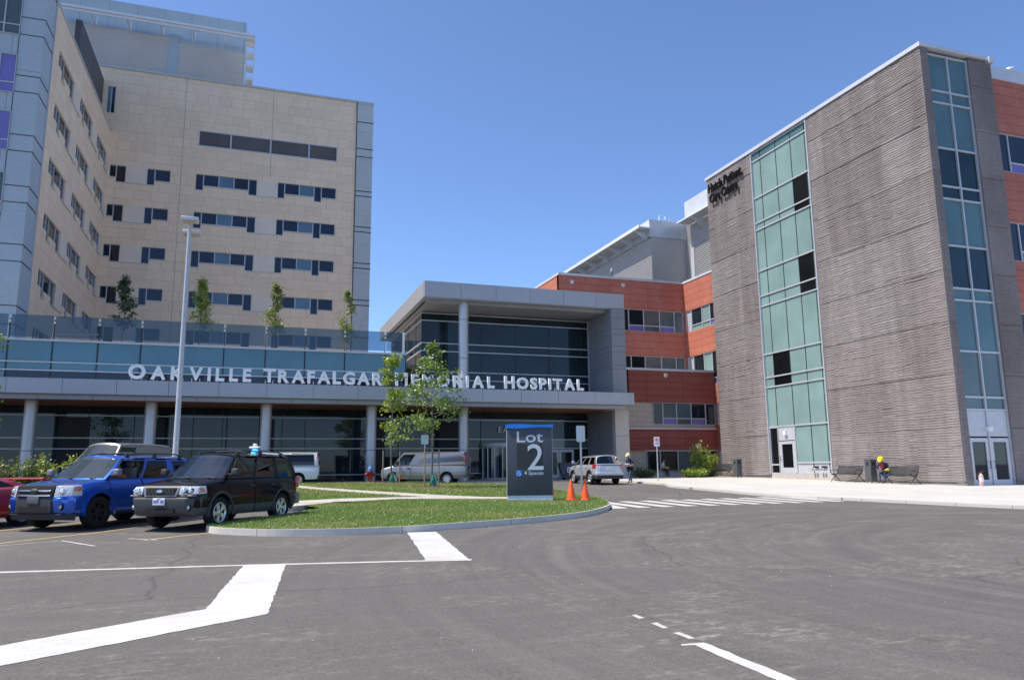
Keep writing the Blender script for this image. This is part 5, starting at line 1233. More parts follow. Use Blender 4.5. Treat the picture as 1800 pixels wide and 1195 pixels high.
# ------------------------------------------------------------------ people
def human(name, label, loc, rz, J, cm, scale=1.0):
    """one continuous skinned body from a joint map; facing local +x, left is +y"""
    t = thing(name, label, 'person', loc, rz); t.scale = (scale,) * 3
    V, E_, Rr, bone = [], [], [], []
    def v(p, r, par=None, b=None):
        V.append(tuple(p)); Rr.append(r); i = len(V) - 1
        if par is not None: E_.append((par, i)); bone.append((par, i, b))
        return i
    J = {k: Vector(p) for k, p in J.items()}
    pe = v(J['pelvis'], (.12, .145)); wa = v(J['waist'], (.105, .14), pe, 'torso'); ch = v(J['chest'], (.125, .175), wa, 'torso'); nk = v(J['neck'], (.055, .055), ch, 'torso')
    h0 = v(J['neck'].lerp(J['head'], .55), (.06, .058), nk, 'skin'); h1 = v(J['head'], (.098, .078), h0, 'skin'); h2 = v(J['head'] + (J['head'] - J['neck']).normalized() * .085, (.085, .075), h1, 'skin')
    nose = v(J['head'] + J['face'].normalized() * .108 - Vector((0, 0, .02)), (.014, .012), h1, 'skin')
    for s_ in 'lr':
        sh = v(J[s_ + 'sho'], (.066, .066), ch, 'torso'); el = v(J[s_ + 'elb'], (.044, .044), sh, 'sleeve'); wr = v(J[s_ + 'wri'], (.03, .034), el, 'fore')
        d = (J[s_ + 'hand'] - J[s_ + 'wri']).normalized(); pm = v(J[s_ + 'wri'] + d * .07, (.022, .036), wr, 'skin')
        sd = d.cross(J['face']); sd = sd.normalized() if sd.length > .1 else Vector((0, 1, 0)); nn = sd.cross(d)
        for k, (o, L) in enumerate(((-.03, .075), (-.01, .088), (.01, .082), (.03, .066))):
            k0 = v(J[s_ + 'wri'] + d * .1 + sd * o, (.0105, .0105), pm, 'skin'); k1 = v(J[s_ + 'wri'] + d * (.1 + L * .55) + sd * o * 1.1 + nn * .012, (.009, .009), k0, 'skin'); v(J[s_ + 'wri'] + d * (.1 + L * .95) + sd * o * 1.1 + nn * .034, (.007, .007), k1, 'skin')
        t0 = v(J[s_ + 'wri'] + d * .06 - sd * .045 + nn * .012, (.012, .012), pm, 'skin'); v(J[s_ + 'wri'] + d * .1 - sd * .058 + nn * .03, (.009, .009), t0, 'skin')
        hp = v(J[s_ + 'hip'], (.092, .095), pe, 'leg'); kn = v(J[s_ + 'kne'], (.062, .062), hp, 'leg'); an = v(J[s_ + 'ank'], (.047, .047), kn, 'leg'); to = v(J[s_ + 'toe'], (.036, .045), an, 'foot')
    me = bpy.data.meshes.new('body'); me.from_pydata(V, E_, [])
    o = bpy.data.objects.new('body', me); col.objects.link(o)
    md = o.modifiers.new('s', 'SKIN'); md.use_smooth_shade = True; md.branch_smoothing = .4
    if not me.skin_vertices: raise RuntimeError('no skin layer')
    for i, r in enumerate(Rr): me.skin_vertices[0].data[i].radius = r; me.skin_vertices[0].data[i].use_root = (i == 0)
    o.modifiers.new('ss', 'SUBSURF').levels = 1
    dg = bpy.context.evaluated_depsgraph_get(); m2 = bpy.data.meshes.new_from_object(o.evaluated_get(dg)); bpy.data.objects.remove(o)
    keys = list(dict.fromkeys(cm.values())); m2.materials.clear()
    for k in keys: m2.materials.append(M[k])
    for f in m2.polygons:
        c = f.center; best = None
        for a, b, kd in bone:
            A, B = Vector(V[a]), Vector(V[b]); ab = B - A; u = max(0, min(1, (c - A).dot(ab) / max(ab.length_squared, 1e-9))); dd = (c - A - ab * u).length
            if best is None or dd < best[0]: best = (dd, kd)
        f.material_index = keys.index(cm[best[1]]); f.use_smooth = True
    m2.name = 'body'; b = link(bpy.data.objects.new('body', m2), t)
    for s_ in (1, -1):      # ears and eyes
        q = MB(); side = (J['head'] - J['neck']).normalized().cross(J['face'].normalized()); c = J['head'] + side * s_ * .08
        q.rbox(c.x - .02, c.x + .02, c.y - .01, c.y + .01, c.z - .035, c.z + .03, .008); q.build('ear', cm['skin'], t)
        c = J['head'] + J['face'].normalized() * .09 + side * s_ * .032 + Vector((0, 0, .022)); q = MB(); q.lathe([(.001, -.012), (.012, 0), (.001, .012)], 8, c); q.build('eye', 'hair_dark', t)
    return t
def hard_hat(t, c, mat, tilt=0, fx=1, fy=0):
    q = MB(); prof = [(.145, 0), (.14, .02), (.128, .07), (.1, .115), (.055, .14), (.001, .148)]
    q.lathe(prof, 20, (0, 0, 0)); q.lathe([(.15, -.006), (.152, .004), (.12, .01)], 20, (0, 0, 0))
    q.hexa([(.1, -.1, -.008), (.21, -.06, -.02), (.21, .06, -.02), (.1, .1, -.008)], [(.1, -.1, .008), (.205, -.06, -.008), (.205, .06, -.008), (.1, .1, .008)])
    q.rbox(-.11, .11, -.012, .012, .09, .158, .01)
    o = q.build('hard_hat', mat, t); o.location = c; o.rotation_euler = (0, tilt, math.atan2(fy, fx)); return o
J = dict(pelvis=(0, 0, .95), waist=(.02, 0, 1.1), chest=(.05, 0, 1.33), neck=(.08, 0, 1.51), head=(.13, 0, 1.63), face=(1, 0, -.25),
    lsho=(.06, .2, 1.42), lelb=(-.02, .27, 1.14), lwri=(.2, .2, 1.06), lhand=(.32, .16, 1.06), rsho=(.06, -.2, 1.42), relb=(0, -.28, 1.14), rwri=(.22, -.18, 1.08), rhand=(.34, -.14, 1.1),
    lhip=(0, .1, .9), lkne=(.14, .11, .5), lank=(.24, .11, .1), ltoe=(.4, .12, .045), rhip=(0, -.1, .9), rkne=(-.02, -.11, .5), rank=(-.26, -.11, .14), rtoe=(-.14, -.12, .05))
cmw = dict(torso='navy_cloth', sleeve='navy_cloth', fore='skin', skin='skin', leg='denim', foot='boot')
wx_, wy_ = 21.95, 42.0
wk = human('person', 'workman in cream hard hat, navy shirt and jeans walking behind the silver suv', (wx_, wy_, gz(0, wy_)), R(200), J, cmw, 1.0)
hard_hat(wk, (.14, 0, 1.685), 'hat_cream', R(12))
q = MB(); q.rbox(-.16, .16, -.18, .18, .9, .99, .03); q.rbox(-.13, .05, -.25, -.15, .72, .95, .03); q.rbox(-.1, .1, .15, .24, .74, .95, .03); q.build('tool_belt', 'black_cloth', wk)
q = MB(); q.rbox(.12, .3, -.16, .16, 1.1, 1.2, .03); q.build('gloves_bundle', 'pale_cloth', wk)
J = dict(pelvis=(-.02, 0, .52), waist=(.06, 0, .66), chest=(.2, 0, .87), neck=(.33, 0, 1.02), head=(.42, 0, 1.1), face=(1, 0, -.7),
    lsho=(.24, .2, .95), lelb=(.3, .27, .66), lwri=(.5, .12, .62), lhand=(.62, .04, .62), rsho=(.24, -.2, .95), relb=(.32, -.27, .66), rwri=(.5, -.12, .64), rhand=(.62, -.03, .64),
    lhip=(.02, .1, .5), lkne=(.44, .13, .5), lank=(.46, .12, .1), ltoe=(.62, .13, .045), rhip=(.02, -.1, .5), rkne=(.44, -.13, .5), rank=(.4, -.12, .1), rtoe=(.56, -.13, .045))
cms = dict(torso='navy_cloth', sleeve='navy_cloth', fore='skin_dark', skin='skin_dark', leg='denim', foot='dark_boot')
ps_x, ps_y = 33.2, 33.5
pz = gz(0, ps_y) + .1
sm_ = human('person', 'seated workman in bright yellow hard hat leaning forward on a bench', (ps_x, ps_y, pz), R(205), J, cms, 1.13)
hard_hat(sm_, (.45, 0, 1.155), 'hat_yellow', R(26))
q = MB(); q.rbox(.24, .34, -.07, .07, .72, .98, .03); q.build('shirt_front', 'red_cloth', sm_)
q = MB(); q.tube([(.31, .265, .67), (.38, .22, .65), (.45, .16, .63)], [.058, .055, .05], 10); q.build('reflective_cuff', 'yellow_cloth', sm_)
q = MB(); q.rbox(-.16, -.08, -.15, .15, .5, .62, .02); q.build('vest_hem', 'safety_lime', sm_)
J2 = dict(J); J2.update(chest=(.1, 0, .92), neck=(.14, 0, 1.1), head=(.18, 0, 1.21), face=(1, 0, -.3), lsho=(.1, .18, 1.0), rsho=(.1, -.18, 1.0), lelb=(.1, .23, .74), relb=(.1, -.23, .74), waist=(.03, 0, .7))
cmb = dict(torso='pale_cloth', sleeve='pale_cloth', fore='skin', skin='skin', leg='black_cloth', foot='dark_boot')
wz = 1.42 - .5 + .02
wo = human('person', 'person in pale top and black trousers sitting on the planter wall by the window', (29.2, 50.75, .97), R(-60), J2, cmb, .95)
q = MB(); q.lathe([(.085, -.02), (.1, .04), (.085, .1), (.04, .13), (.001, .135)], 14, (.16, 0, 1.22)); q.rbox(.02, .12, -.08, .08, 1.0, 1.25, .03); q.build('hair', 'hair_dark', wo)
q = MB(); q.rbox(.25, .48, .02, .26, .56, .74, .04); tag(q.build('shoulder_bag', 'yellow_cloth', wo))
# driver of the blue suv, seen through the open window
J3 = dict(J2); J3.update(lhip=(.02, .1, .5), rhip=(.02, -.1, .5))
cmd = dict(torso='orange_cloth', sleeve='orange_cloth', fore='skin', skin='skin', leg='denim', foot='dark_boot')
a_ = R(-124.3); dx, dy = .12, .38
dr_ = human('person', 'driver in orange sitting at the open window of the blue suv', (LX + dx * math.cos(a_) - dy * math.sin(a_), LY + dx * math.sin(a_) + dy * math.cos(a_), gz(0, LY) + .22), a_, J3, cmd, .98)
a_ = R(153.5); s_ = .93; dx, dy = .88 * s_, .42 * s_
cmv = dict(cmd); cmv.update(torso='blue_cloth', sleeve='blue_cloth')
human('person', 'driver in a blue shirt at the wheel of the silver cargo van', (VX + dx * math.cos(a_) - dy * math.sin(a_), VY + dx * math.sin(a_) + dy * math.cos(a_), gz(0, VY) + .42), a_, J3, cmv, .95)

# ------------------------------------------------------------------ street furniture
def gl(x, y): return gz(x, y) + .135
# lamp post
lx, ly = -2.3, 27.2
lp = thing('street_lamp', 'tall grey lamp post with twin box heads rising behind the suvs', 'lamp post', (lx, ly, gz(lx, ly)))
q = MB(); q.tube([(0, 0, 0), (0, 0, 4), (0, 0, 9.3)], [.098, .084, .06], 16); q.build('pole', 'pole_metal', lp)
q = MB(); q.lathe([(.26, -.05), (.26, .75), (.24, .78), (.1, .78)], 24); q.build('base', 'kerb_concrete', lp)
for z, x0, x1, y0, y1 in ((9.6, -.24, .3, -.5, -.06), (9.3, -.22, .34, .04, .5)):
    q = MB(); q.rbox(x0, x1, y0, y1, z - .03, z + .09, .02); h_ = q.build('lamp_head', 'coping_metal', lp)
    q = MB(); q.box(x0 + .05, x1 - .05, y0 + .05, y1 - .05, z - .045, z - .031); sub(q, 'lens', 'path_concrete', h_)
q = MB(); q.tube([(0, 0, 9.25), (0, -.1, 9.62)], .05, 8); q.tube([(0, 0, 9.2), (0, .1, 9.34)], .05, 8); q.build('bracket', 'pole_metal', lp)
# lot sign
sx, sy = 9.28, 25.25
sg = thing('lot_sign', 'dark grey monolith sign reading Lot 2 with a wavy blue cap', 'sign', (sx, sy, gl(sx, sy) - .02), R(-17.5))
W2, H2, D2 = .79, 2.5, .17
q = MB(); q.box(-W2 + .005, W2 - .005, -D2 + .01, D2 - .01, 0, .2); q.build('plinth', 'sign_silver', sg)
q = MB(); q.rbox(-W2, W2, -D2, D2, .2, H2, .012); q.build('body', 'sign_body', sg)
q = MB(); q.box(-W2 - .012, -W2 - .001, -D2 + .02, D2 - .02, .2, H2 - .02); q.box(W2 + .001, W2 + .012, -D2 + .02, D2 - .02, .2, H2 - .02); build_each(q, 'edge_strip', 'sign_silver', sg)
xs2 = [-.83 + 1.66 * i / 24 for i in range(25)]; wv_ = lambda x: .035 * math.sin((x + .83) / 1.66 * 2 * math.pi)
cap = [(x, H2 + .02 - wv_(x) * .7) for x in xs2] + [(x, H2 + .14 + wv_(x) * .5) for x in xs2[::-1]]
q = MB(); q.prism(cap, 'y', -D2 - .045, D2 + .045); q.build('cap', 'sign_blue', sg)
q = MB(); q.box(-.45, .46, -D2 - .004, -D2 - .0005, 1.08, 1.96); q.build('panel', 'sign_panel', sg)
put_text('lettering', 'Lot', .53, .012, 'sign_silver', (-.49, -D2 - .008, 2.03), (1, 0, 0), (0, 0, 1), sg, .004, width=.92)
put_text('numeral', '2', 1.27, .012, 'sign_silver', (-.12, -D2 - .012, 1.075), (1, 0, 0), (0, 0, 1), sg, .006, width=.56)
put_text('lettering', '4 Spaces', .175, .006, 'sign_silver', (-.2, -D2 - .004, .91), (1, 0, 0), (0, 0, 1), sg, .003, width=.67)
q = MB(); q.box(-.48, -.28, -D2 - .008, -D2 - .001, .86, 1.06); sy_ = q.build('wheelchair_symbol', 'sign_blue', sg)
q = MB(); y = -D2 - .011
q.tube([(-.4, y, 1.03), (-.395, y, .965), (-.345, y, .965), (-.32, y, .9)], .009, 5); q.tube([(-.395, y, 1.0), (-.36, y, 1.0)], .007, 5); q.lathe([(.001, -.002), (.014, -.002), (.014, .002), (.001, .002)], 10, (-.402, y, 1.04), 'y')
q.tube([(-.385 + .05 * math.cos(k), y, .93 + .05 * math.sin(k)) for k in [math.pi * .7 + i * math.pi * 1.25 / 10 for i in range(11)]], .007, 5); sub(q, 'pictogram', 'sign_white', sy_)
# cones
cn = None
for i, (x, y, lb) in enumerate(((10.62, 24.75, 'bright orange traffic cone left of the blank sign post'), (11.12, 24.7, 'bright orange traffic cone right of the blank sign post'), (10.75, 27.0, 'traffic cone half hidden behind the right edge of the lot sign'))):
    if cn is None:
        cn = thing('traffic_cone', lb, 'cone', (0, 0, 0), 0, 'orange traffic cones')
        q = MB(); q.lathe([(.17, .03), (.155, .08), (.03, .7), (.024, .715), (.001, .715)], 24); q.build('cone_body', 'cone_orange', cn)
        q = MB(); q.rbox(-.19, .19, -.19, .19, 0, .035, .012); q.build('base', 'cone_orange', cn); c_ = cn
    else: c_ = dup(cn, (0, 0, 0), R(33 * i), lb)
    c_.location = (x, y, gl(x, y) + .01)
# sign posts
def sign_post(label, x, y, z, h, pw, ph, rz, mat, no_park=False):
    t = thing('sign_post', label, 'sign', (x, y, z), rz)
    q = MB(); q.box(-.032, .032, .0, .006, 0, h); q.box(-.032, -.026, .006, .03, 0, h); q.box(.026, .032, .006, .03, 0, h); q.build('post', 'pole_metal', t)
    q = MB(); pl = [(-pw / 2 + .03, h - ph), (pw / 2 - .03, h - ph), (pw / 2, h - ph + .03), (pw / 2, h - .03), (pw / 2 - .03, h), (-pw / 2 + .03, h), (-pw / 2, h - .03), (-pw / 2, h - ph + .03)]
    q.prism([(a, b + .01) for a, b in pl], 'y', -.008, -.002); p_ = q.build('plate', mat, t)
    if no_park:
        q = MB(); N = 24; cz_, r_ = h - .17, .115
        q.tube([(r_ * math.cos(k * 2 * math.pi / N), -.012, cz_ + r_ * math.sin(k * 2 * math.pi / N)) for k in range(N + 1)], .014, 5); q.tube([(-.08, -.012, cz_ + .08), (.08, -.012, cz_ - .08)], .012, 5); sub(q, 'red_ring', 'sign_red', p_)
        put_text('letter', 'P', .17, .003, 'letter_black', (-.045, -.012, cz_ - .058), (1, 0, 0), (0, 0, 1), p_, .004)
        q = MB(); q.box(-.1, .1, -.011, -.009, cz_ - .22, cz_ - .205); q.box(-.12, .12, -.011, -.009, cz_ - .3, cz_ - .29); q.tube([(-.1, -.011, cz_ - .25), (.1, -.011, cz_ - .25)], .008, 4); sub(q, 'arrow', 'letter_black', p_)
    else:
        q = MB()
        for zz in (h - .06, h - ph + .07): q.lathe([(.012, -.014), (.012, -.008)], 8, (0, 0, zz), 'y')
        sub(q, 'bolt', 'alloy', p_)
    return t
sign_post('blank backed sign on a post between two orange cones', 11.3, 25.35, gl(11, 25.3) - .02, 2.62, .32, .58, R(-12), 'sign_back')
sign_post('small blank sign post on the lawn in front of the silver cargo van', 9.35, 42.6, gl(9, 42.6) - .02, 2.75, .42, .52, R(-8), 'sign_back')
sign_post('no parking sign on a thin post at the plaza edge', 24.2, 42.6, gz(0, 42.6) + .1, 2.72, .36, .58, R(-18), 'sign_white', True)
# benches, bins
def bench():
    t = thing('steel_bench', 'x', 'bench', (0, 0, 0), 0, 'slatted steel benches along the stone tower')
    q = MB()
    for i in range(7): y = -.42 + i * .066; q.rbox(-.92, .92, y - .022, y + .022, .44 + .006 * (3 - i), .462 + .006 * (3 - i), .006)
    q.build('seat', 'bench_steel', t); q = MB()
    for i in range(8): z = .5 + i * .06; yy = .03 + i * .024; q.rbox(-.92, .92, yy - .011, yy + .011, z - .023, z + .023, .006)
    q.build('backrest', 'bench_steel', t)
    for x in (-.95, .95):
        q = MB(); q.tube([(x, -.5, 0), (x, -.3, .22), (x, -.05, .42)], .024, 8); q.tube([(x, .22, 0), (x, .02, .22), (x, -.22, .42)], .024, 8); q.tube([(x, .02, .46), (x, .1, .68), (x, .21, .96)], .022, 8); q.tube([(x, -.42, .43), (x, .05, .45)], .022, 8); q.build('leg_frame', 'bench_steel', t)
        q = MB(); q.tube([(x, -.3, .43), (x, -.44, .55), (x, -.47, .64), (x, -.38, .69), (x, -.1, .7), (x, .12, .66), (x, .14, .6)], .02, 8); q.build('armrest', 'bench_steel', t)
    return t
b0 = bench(); bl2 = ['long steel slat bench between the glass strip and the litter bin', 'steel slat bench with the seated workman on it', 'steel slat bench at the far end near the yellow shrubs']
for i, (x, y) in enumerate(((33.3, 36.35), (33.3, 32.45), (33.0, 48.6))):
    c_ = b0 if i == 0 else dup(b0, (0, 0, 0), 0, bl2[i])
    c_.location = (x, y, gz(0, y) + .1); c_.rotation_euler = (0, 0, R(-90)); c_['label'] = bl2[i]
def bin_():
    t = thing('litter_bin', 'x', 'litter bin', (0, 0, 0), 0, 'grey litter bins along the stone tower')
    q = MB(); q.rbox(-.22, .22, -.22, .22, .06, 1.26, .02); b = q.build('bin_body', 'bin_grey', t)
    q = MB(); q.rbox(-.235, .235, -.235, .235, 1.26, 1.3, .012); q.build('lid', 'bin_grey', t)
    for rz in (0, 1):
        q = MB(); (q.rbox(-.1, .1, -.224, -.2, .97, 1.17, .01) if rz == 0 else q.rbox(-.224, -.2, -.1, .1, .97, 1.17, .01)); q.build('opening', 'black_gap', t)
    for x in (-.17, .17):
        for y in (-.17, .17): q = MB(); q.lathe([(.03, 0), (.03, .06)], 8, (x, y, 0)); q.build('foot', 'dark_metal', t)
    return t
n0 = bin_(); n0.location = (33.1, 34.42, gz(0, 34.4) + .1); n0['label'] = 'tall square litter bin beside the seated workman'
n1 = dup(n0, (33.0, 46.75, gz(0, 46.7) + .1), 0, 'tall square litter bin left of the side door of the stone tower')
# extinguisher by the doors
fe = thing('fire_extinguisher', 'faded pink fire extinguisher standing by the double doors', 'extinguisher', (34.5, 28.75, gz(0, 28.7) + .1), R(-20)); fe.scale = (1.05,) * 3
q = MB(); q.lathe([(.1, 0), (.108, .02), (.108, .44), (.09, .52), (.045, .57), (.04, .6)], 20); q.build('cylinder', 'extinguisher', fe)
q = MB(); q.rbox(-.03, .03, -.03, .03, .6, .66, .01); q.hexa([(-.02, -.015, .63), (.13, -.015, .68), (.13, .015, .68), (-.02, .015, .63)], [(-.02, -.015, .66), (.13, -.015, .705), (.13, .015, .705), (-.02, .015, .66)]); q.build('valve_handle', 'hydrant_red', fe)
q = MB(); q.tube([(-.03, 0, .62), (-.13, 0, .6), (-.15, 0, .4), (-.12, 0, .2)], .014, 6); q.build('hose', 'dark_metal', fe)
q = MB(); q.lathe([(.1095, .2), (.1095, .38)], 20); q.build('label_band', 'sign_white', fe)
# hydrant
hy = thing('fire_hydrant', 'red fire hydrant with blue bonnet beside a round column', 'hydrant', (7.0, 47.3, gz(0, 47.3) + .02), R(20)); hy.scale = (1.15,) * 3
q = MB(); q.lathe([(.2, 0), (.2, .05), (.13, .07), (.125, .6), (.17, .62), (.17, .68), (.12, .7)], 18); q.build('barrel', 'hydrant_red', hy)
q = MB(); q.lathe([(.15, .7), (.15, .74), (.13, .82), (.07, .9), (.03, .93), (.03, .99), (.001, .99)], 18); q.build('bonnet', 'hydrant_blue', hy)
for a in (0, math.pi / 2, math.pi):
    q = MB(); q.lathe([(.07, .1), (.07, .2), (.085, .2), (.085, .26), (.001, .27)], 12, (0, 0, .5), 'x'); o = q.build('nozzle_cap', 'hydrant_red', hy); o.rotation_euler = (0, 0, a)
# wheeled bin behind the sign
wb_ = thing('wheeled_bin', 'dark blue tapered bin with a white letter behind the lot sign', 'bin', (21.0, 49.0, gz(0, 49) + .06), R(-15))
q = MB(); q.hexa([(-.6, -.42, .15), (.45, -.42, .15), (.45, .42, .15), (-.6, .42, .15)], [(-.8, -.5, 1.1), (.85, -.5, 1.1), (.85, .5, 1.1), (-.8, .5, 1.1)]); q.build('tub', 'bin_blue', wb_)
q = MB(); q.rbox(-.84, .89, -.54, .54, 1.1, 1.15, .02); q.build('rim', 'bin_grey', wb_)
for x in (-.45, .35):
    for y in (-.3, .3): q = MB(); q.lathe([(.08, -.02), (.08, .02)], 14, (x, y, .08), 'y'); q.build('caster', 'tyre_rubber', wb_)
put_text('letter', 'D', .5, .01, 'sign_white', (-.3, -.475, .5), (1, 0, 0), (0, -.085, 1), wb_, .01)
# marker flags
mf = None
for x, y, lb in ((2.3, 41.3, 'tiny orange marker flag in the lawn near the white van'), (8.35, 45.0, 'tiny orange marker flag in the lawn near the silver van')):
    t = thing('marker_flag', lb, 'flag', (x, y, gl(x, y)), 0, 'orange marker flags in the lawn') if mf is None else dup(mf, (x, y, gl(x, y)), .4, lb)
    if mf is None:
        mf = t; q = MB(); q.tube([(0, 0, 0), (0, 0, .5)], .008, 5); q.build('wire', 'pole_metal', t)
        q = MB(); q.hexa([(0, 0, .26), (.2, .03, .28), (.2, .034, .28), (0, .004, .26)], [(0, 0, .5), (.22, -.02, .48), (.22, -.016, .48), (0, .004, .5)]); q.build('flag_cloth', 'cone_orange', t)

# ------------------------------------------------------------------ plants
def leaf_quads(rn, pts, size, droop=.3):
    """small folded leaves around the given twig points"""
    n = len(pts); pts = np.asarray(pts)
    d = rn.normal(size=(n, 3)); d[:, 2] -= droop; d /= np.linalg.norm(d, axis=1)[:, None]
    s_ = np.cross(d, rn.normal(size=(n, 3))); s_ /= np.linalg.norm(s_, axis=1)[:, None] + 1e-9
    L = size * rn.uniform(.65, 1.25, n)[:, None]; Wd = L * .36
    a, b, c, e = pts, pts + d * L * .5 + s_ * Wd, pts + d * L, pts + d * L * .5 - s_ * Wd
    v = np.stack([a, b, c, e], 1).reshape(-1, 3)
    return v, [(4 * i, 4 * i + 1, 4 * i + 2, 4 * i + 3) for i in range(n)]
def crown_mesh(v, f, mat):
    me = bpy.data.meshes.new('crown'); me.from_pydata(v.tolist(), [], f)
    for m_ in (mat if isinstance(mat, list) else [mat]): me.materials.append(M[m_])
    if isinstance(mat, list):
        rn = np.random.RandomState(len(f)); me.polygons.foreach_set('material_index', (rn.rand(len(f)) < .35).astype(np.int32))
    return me
def tree(name, label, loc, h, prof, base, leaf, nl, size, seed, r0=.06, limbs=26, group=None, twigs=5, spread=.22, rise=.5):
    rn = np.random.RandomState(seed); t = thing(name, label, 'tree', loc, rn.uniform(0, 6), group)
    wob = lambda z: Vector((.03 * math.sin(z * .9 + seed), .03 * math.cos(z * 1.1 + seed), z))
    q = MB(); n = 10
    q.tube([wob(h * .97 * i / n) for i in range(n + 1)], [r0 * (1 - .88 * i / n) for i in range(n + 1)], 8)
    pts = []
    tot = []
    for k in range(limbs):
        f = rn.uniform(0, 1) ** .85; z = h * (base + (1 - base) * f * .96); R_ = prof(f) * rn.uniform(.6, 1.15); an = k * 2.4 + rn.uniform(-.5, .5)
        p0 = wob(z); dirv = Vector((math.cos(an), math.sin(an), rise * rn.uniform(.5, 1.3))).normalized()
        p1 = p0 + dirv * R_ * .55 + Vector((0, 0, -.03)); p2 = p0 + dirv * R_ + Vector((0, 0, .06 * R_))
        rr0 = r0 * .4 * (1 - f * .7); q.tube([p0, p1, p2], [rr0, rr0 * .6, .006], 5)
        for j in range(twigs):
            u = rn.uniform(.35, 1.05); pb = p0.lerp(p2, u); tw = pb + Vector(rn.normal(size=3) * .16 * max(R_, .5)); q.tube([pb, tw], [.007, .004], 4); tot.append((tw, R_))
    if base < .6:
        for k in range(6): tot.append((wob(h * rn.uniform(.9, 1.0)), .4))
    per = max(1, nl // len(tot))
    for c, R_ in tot:
        m_ = int(per * rn.uniform(.5, 1.6)); pts.append(np.array(c) + rn.normal(size=(m_, 3)) * spread * np.array([1, 1, .7]) * (.5 + .5 * min(R_, 1.2)))
    q.build('trunk', 'bark', t)
    v, f = leaf_quads(rn, np.concatenate(pts), size)
    link(bpy.data.objects.new('crown', crown_mesh(v, f, leaf)), t); return t
pr2 = lambda f: float(np.interp(f, [0, .25, .5, .7, .9, 1], [1.1, 1.65, 1.5, .95, .5, .2]))
pr1 = lambda f: float(np.interp(f, [0, .15, .35, .45, .7, 1], [1.1, 1.5, 1.2, .6, .6, .25]))
tree('young_maple', 'taller young maple with a loose green crown, staked in the lawn', (8.55, 37.3, gl(0, 37.3)), 7.35, pr2, .33, 'leaf_maple', 2250, .16, 3, .06, 32, spread=.16, twigs=5, rise=.28)
tree('young_maple', 'shorter yellow-green young maple staked beside the round column', (7.72, 44.0, gl(0, 44)), 7.45, pr1, .29, 'leaf_bright', 2100, .16, 8, .06, 26, spread=.17, twigs=5, rise=.25)
tree('young_maple', 'young maple at the left edge of the photo, only a few leaves showing', (-10.9, 36, gz(0, 36)), 7.6, pr2, .33, 'leaf_maple', 3800, .17, 12, .06, 26, spread=.2)
pt = lambda f: (.92 + .12 * math.sin(f * 5)) * (1 - f) ** .6 + .1
for i, (x, lf, hh) in enumerate(((-9.4, 'leaf_dark', 7.1), (-4.05, 'leaf_shrub', 7.35), (1.42, 'leaf_olive', 7.25), (7.05, 'leaf_olive', 7.1))):
    lb = ['dark leaved slim terrace tree, leftmost behind the glass balustrade', 'yellow green slim terrace tree just right of the lamp post', 'olive slim terrace tree in front of the middle of the cream tower', 'thin terrace tree by the grey corner of the cream tower'][i]
    tree('terrace_tree', lb, (x, 62, 9.15), hh, pt, .4, lf, [1700, 1850, 1600, 1350][i], .18, 20 + i, .05, 34, 'slim trees on the terrace', 5, .16, .7)
# stakes, bags, mulch rings
sk = 0
for (tx, ty, nm, lat) in ((8.55, 37.3, 'taller', .38), (7.72, 44.0, 'shorter', .5)):
    for s_, sd in ((-1, 'left'), (1, 'right')):
        t = thing('tree_stake', f'{sd} wooden stake beside the {nm} young maple', 'stake', (tx + s_ * lat, ty + s_ * .1, gl(0, ty)), 0, 'wooden stakes beside the young maples')
        q = MB(); q.tube([(0, 0, -.1), (0, 0, 1.9)], .035, 6); q.build('post', 'wood_stake', t); q = MB(); q.tube([(0, 0, 1.65), (-s_ * lat * .9, -s_ * .09, 1.7)], .012, 5); q.build('tie', 'dark_metal', t)
    t = thing('watering_bag', f'green watering bag at the foot of the {nm} young maple', 'bag', (tx, ty, gl(0, ty)), 0, 'green watering bags')
    q = MB(); q.lathe([(.2, 0), (.19, .15), (.1, .4), (.06, .62), (.05, .64)], 9, (.06, -.03, 0)); q.build('bag', 'bag_green', t)
    q = MB(); q.tube([(.1, -.05, .62), (.22, -.1, .35), (.25, .0, .05)], .018, 5); q.build('strap', 'sign_white', t)
    rn = random.Random(int(ty)); q = MB(); ring = [(tx + (1.05 + rn.uniform(-.15, .15)) * math.cos(k * .314), ty + (1.05 + rn.uniform(-.15, .15)) * math.sin(k * .314)) for k in range(20)]
    q.add([(x, y, gl(x, y) + .02) for x, y in ring] + [(tx, ty, gl(tx, ty) + .1)], [(k, (k + 1) % 20, 20) for k in range(20)])
    for k in range(260):
        a, r_ = rn.uniform(0, 6.28), 1.1 * rn.uniform(0, 1) ** .5; x, y = tx + r_ * math.cos(a), ty + r_ * math.sin(a); z = gl(x, y) + .03 + .07 * (1 - r_ / 1.1); b = rn.uniform(0, 6.28); l_ = rn.uniform(.03, .08)
        q.add([(x, y, z), (x + l_ * math.cos(b), y + l_ * math.sin(b), z + .03), (x + l_ * math.cos(b + .5), y + l_ * math.sin(b + .5), z + .02)], [(0, 1, 2)])
    tag(q.build('mulch_bed', 'mulch', fix=False), kind='stuff')
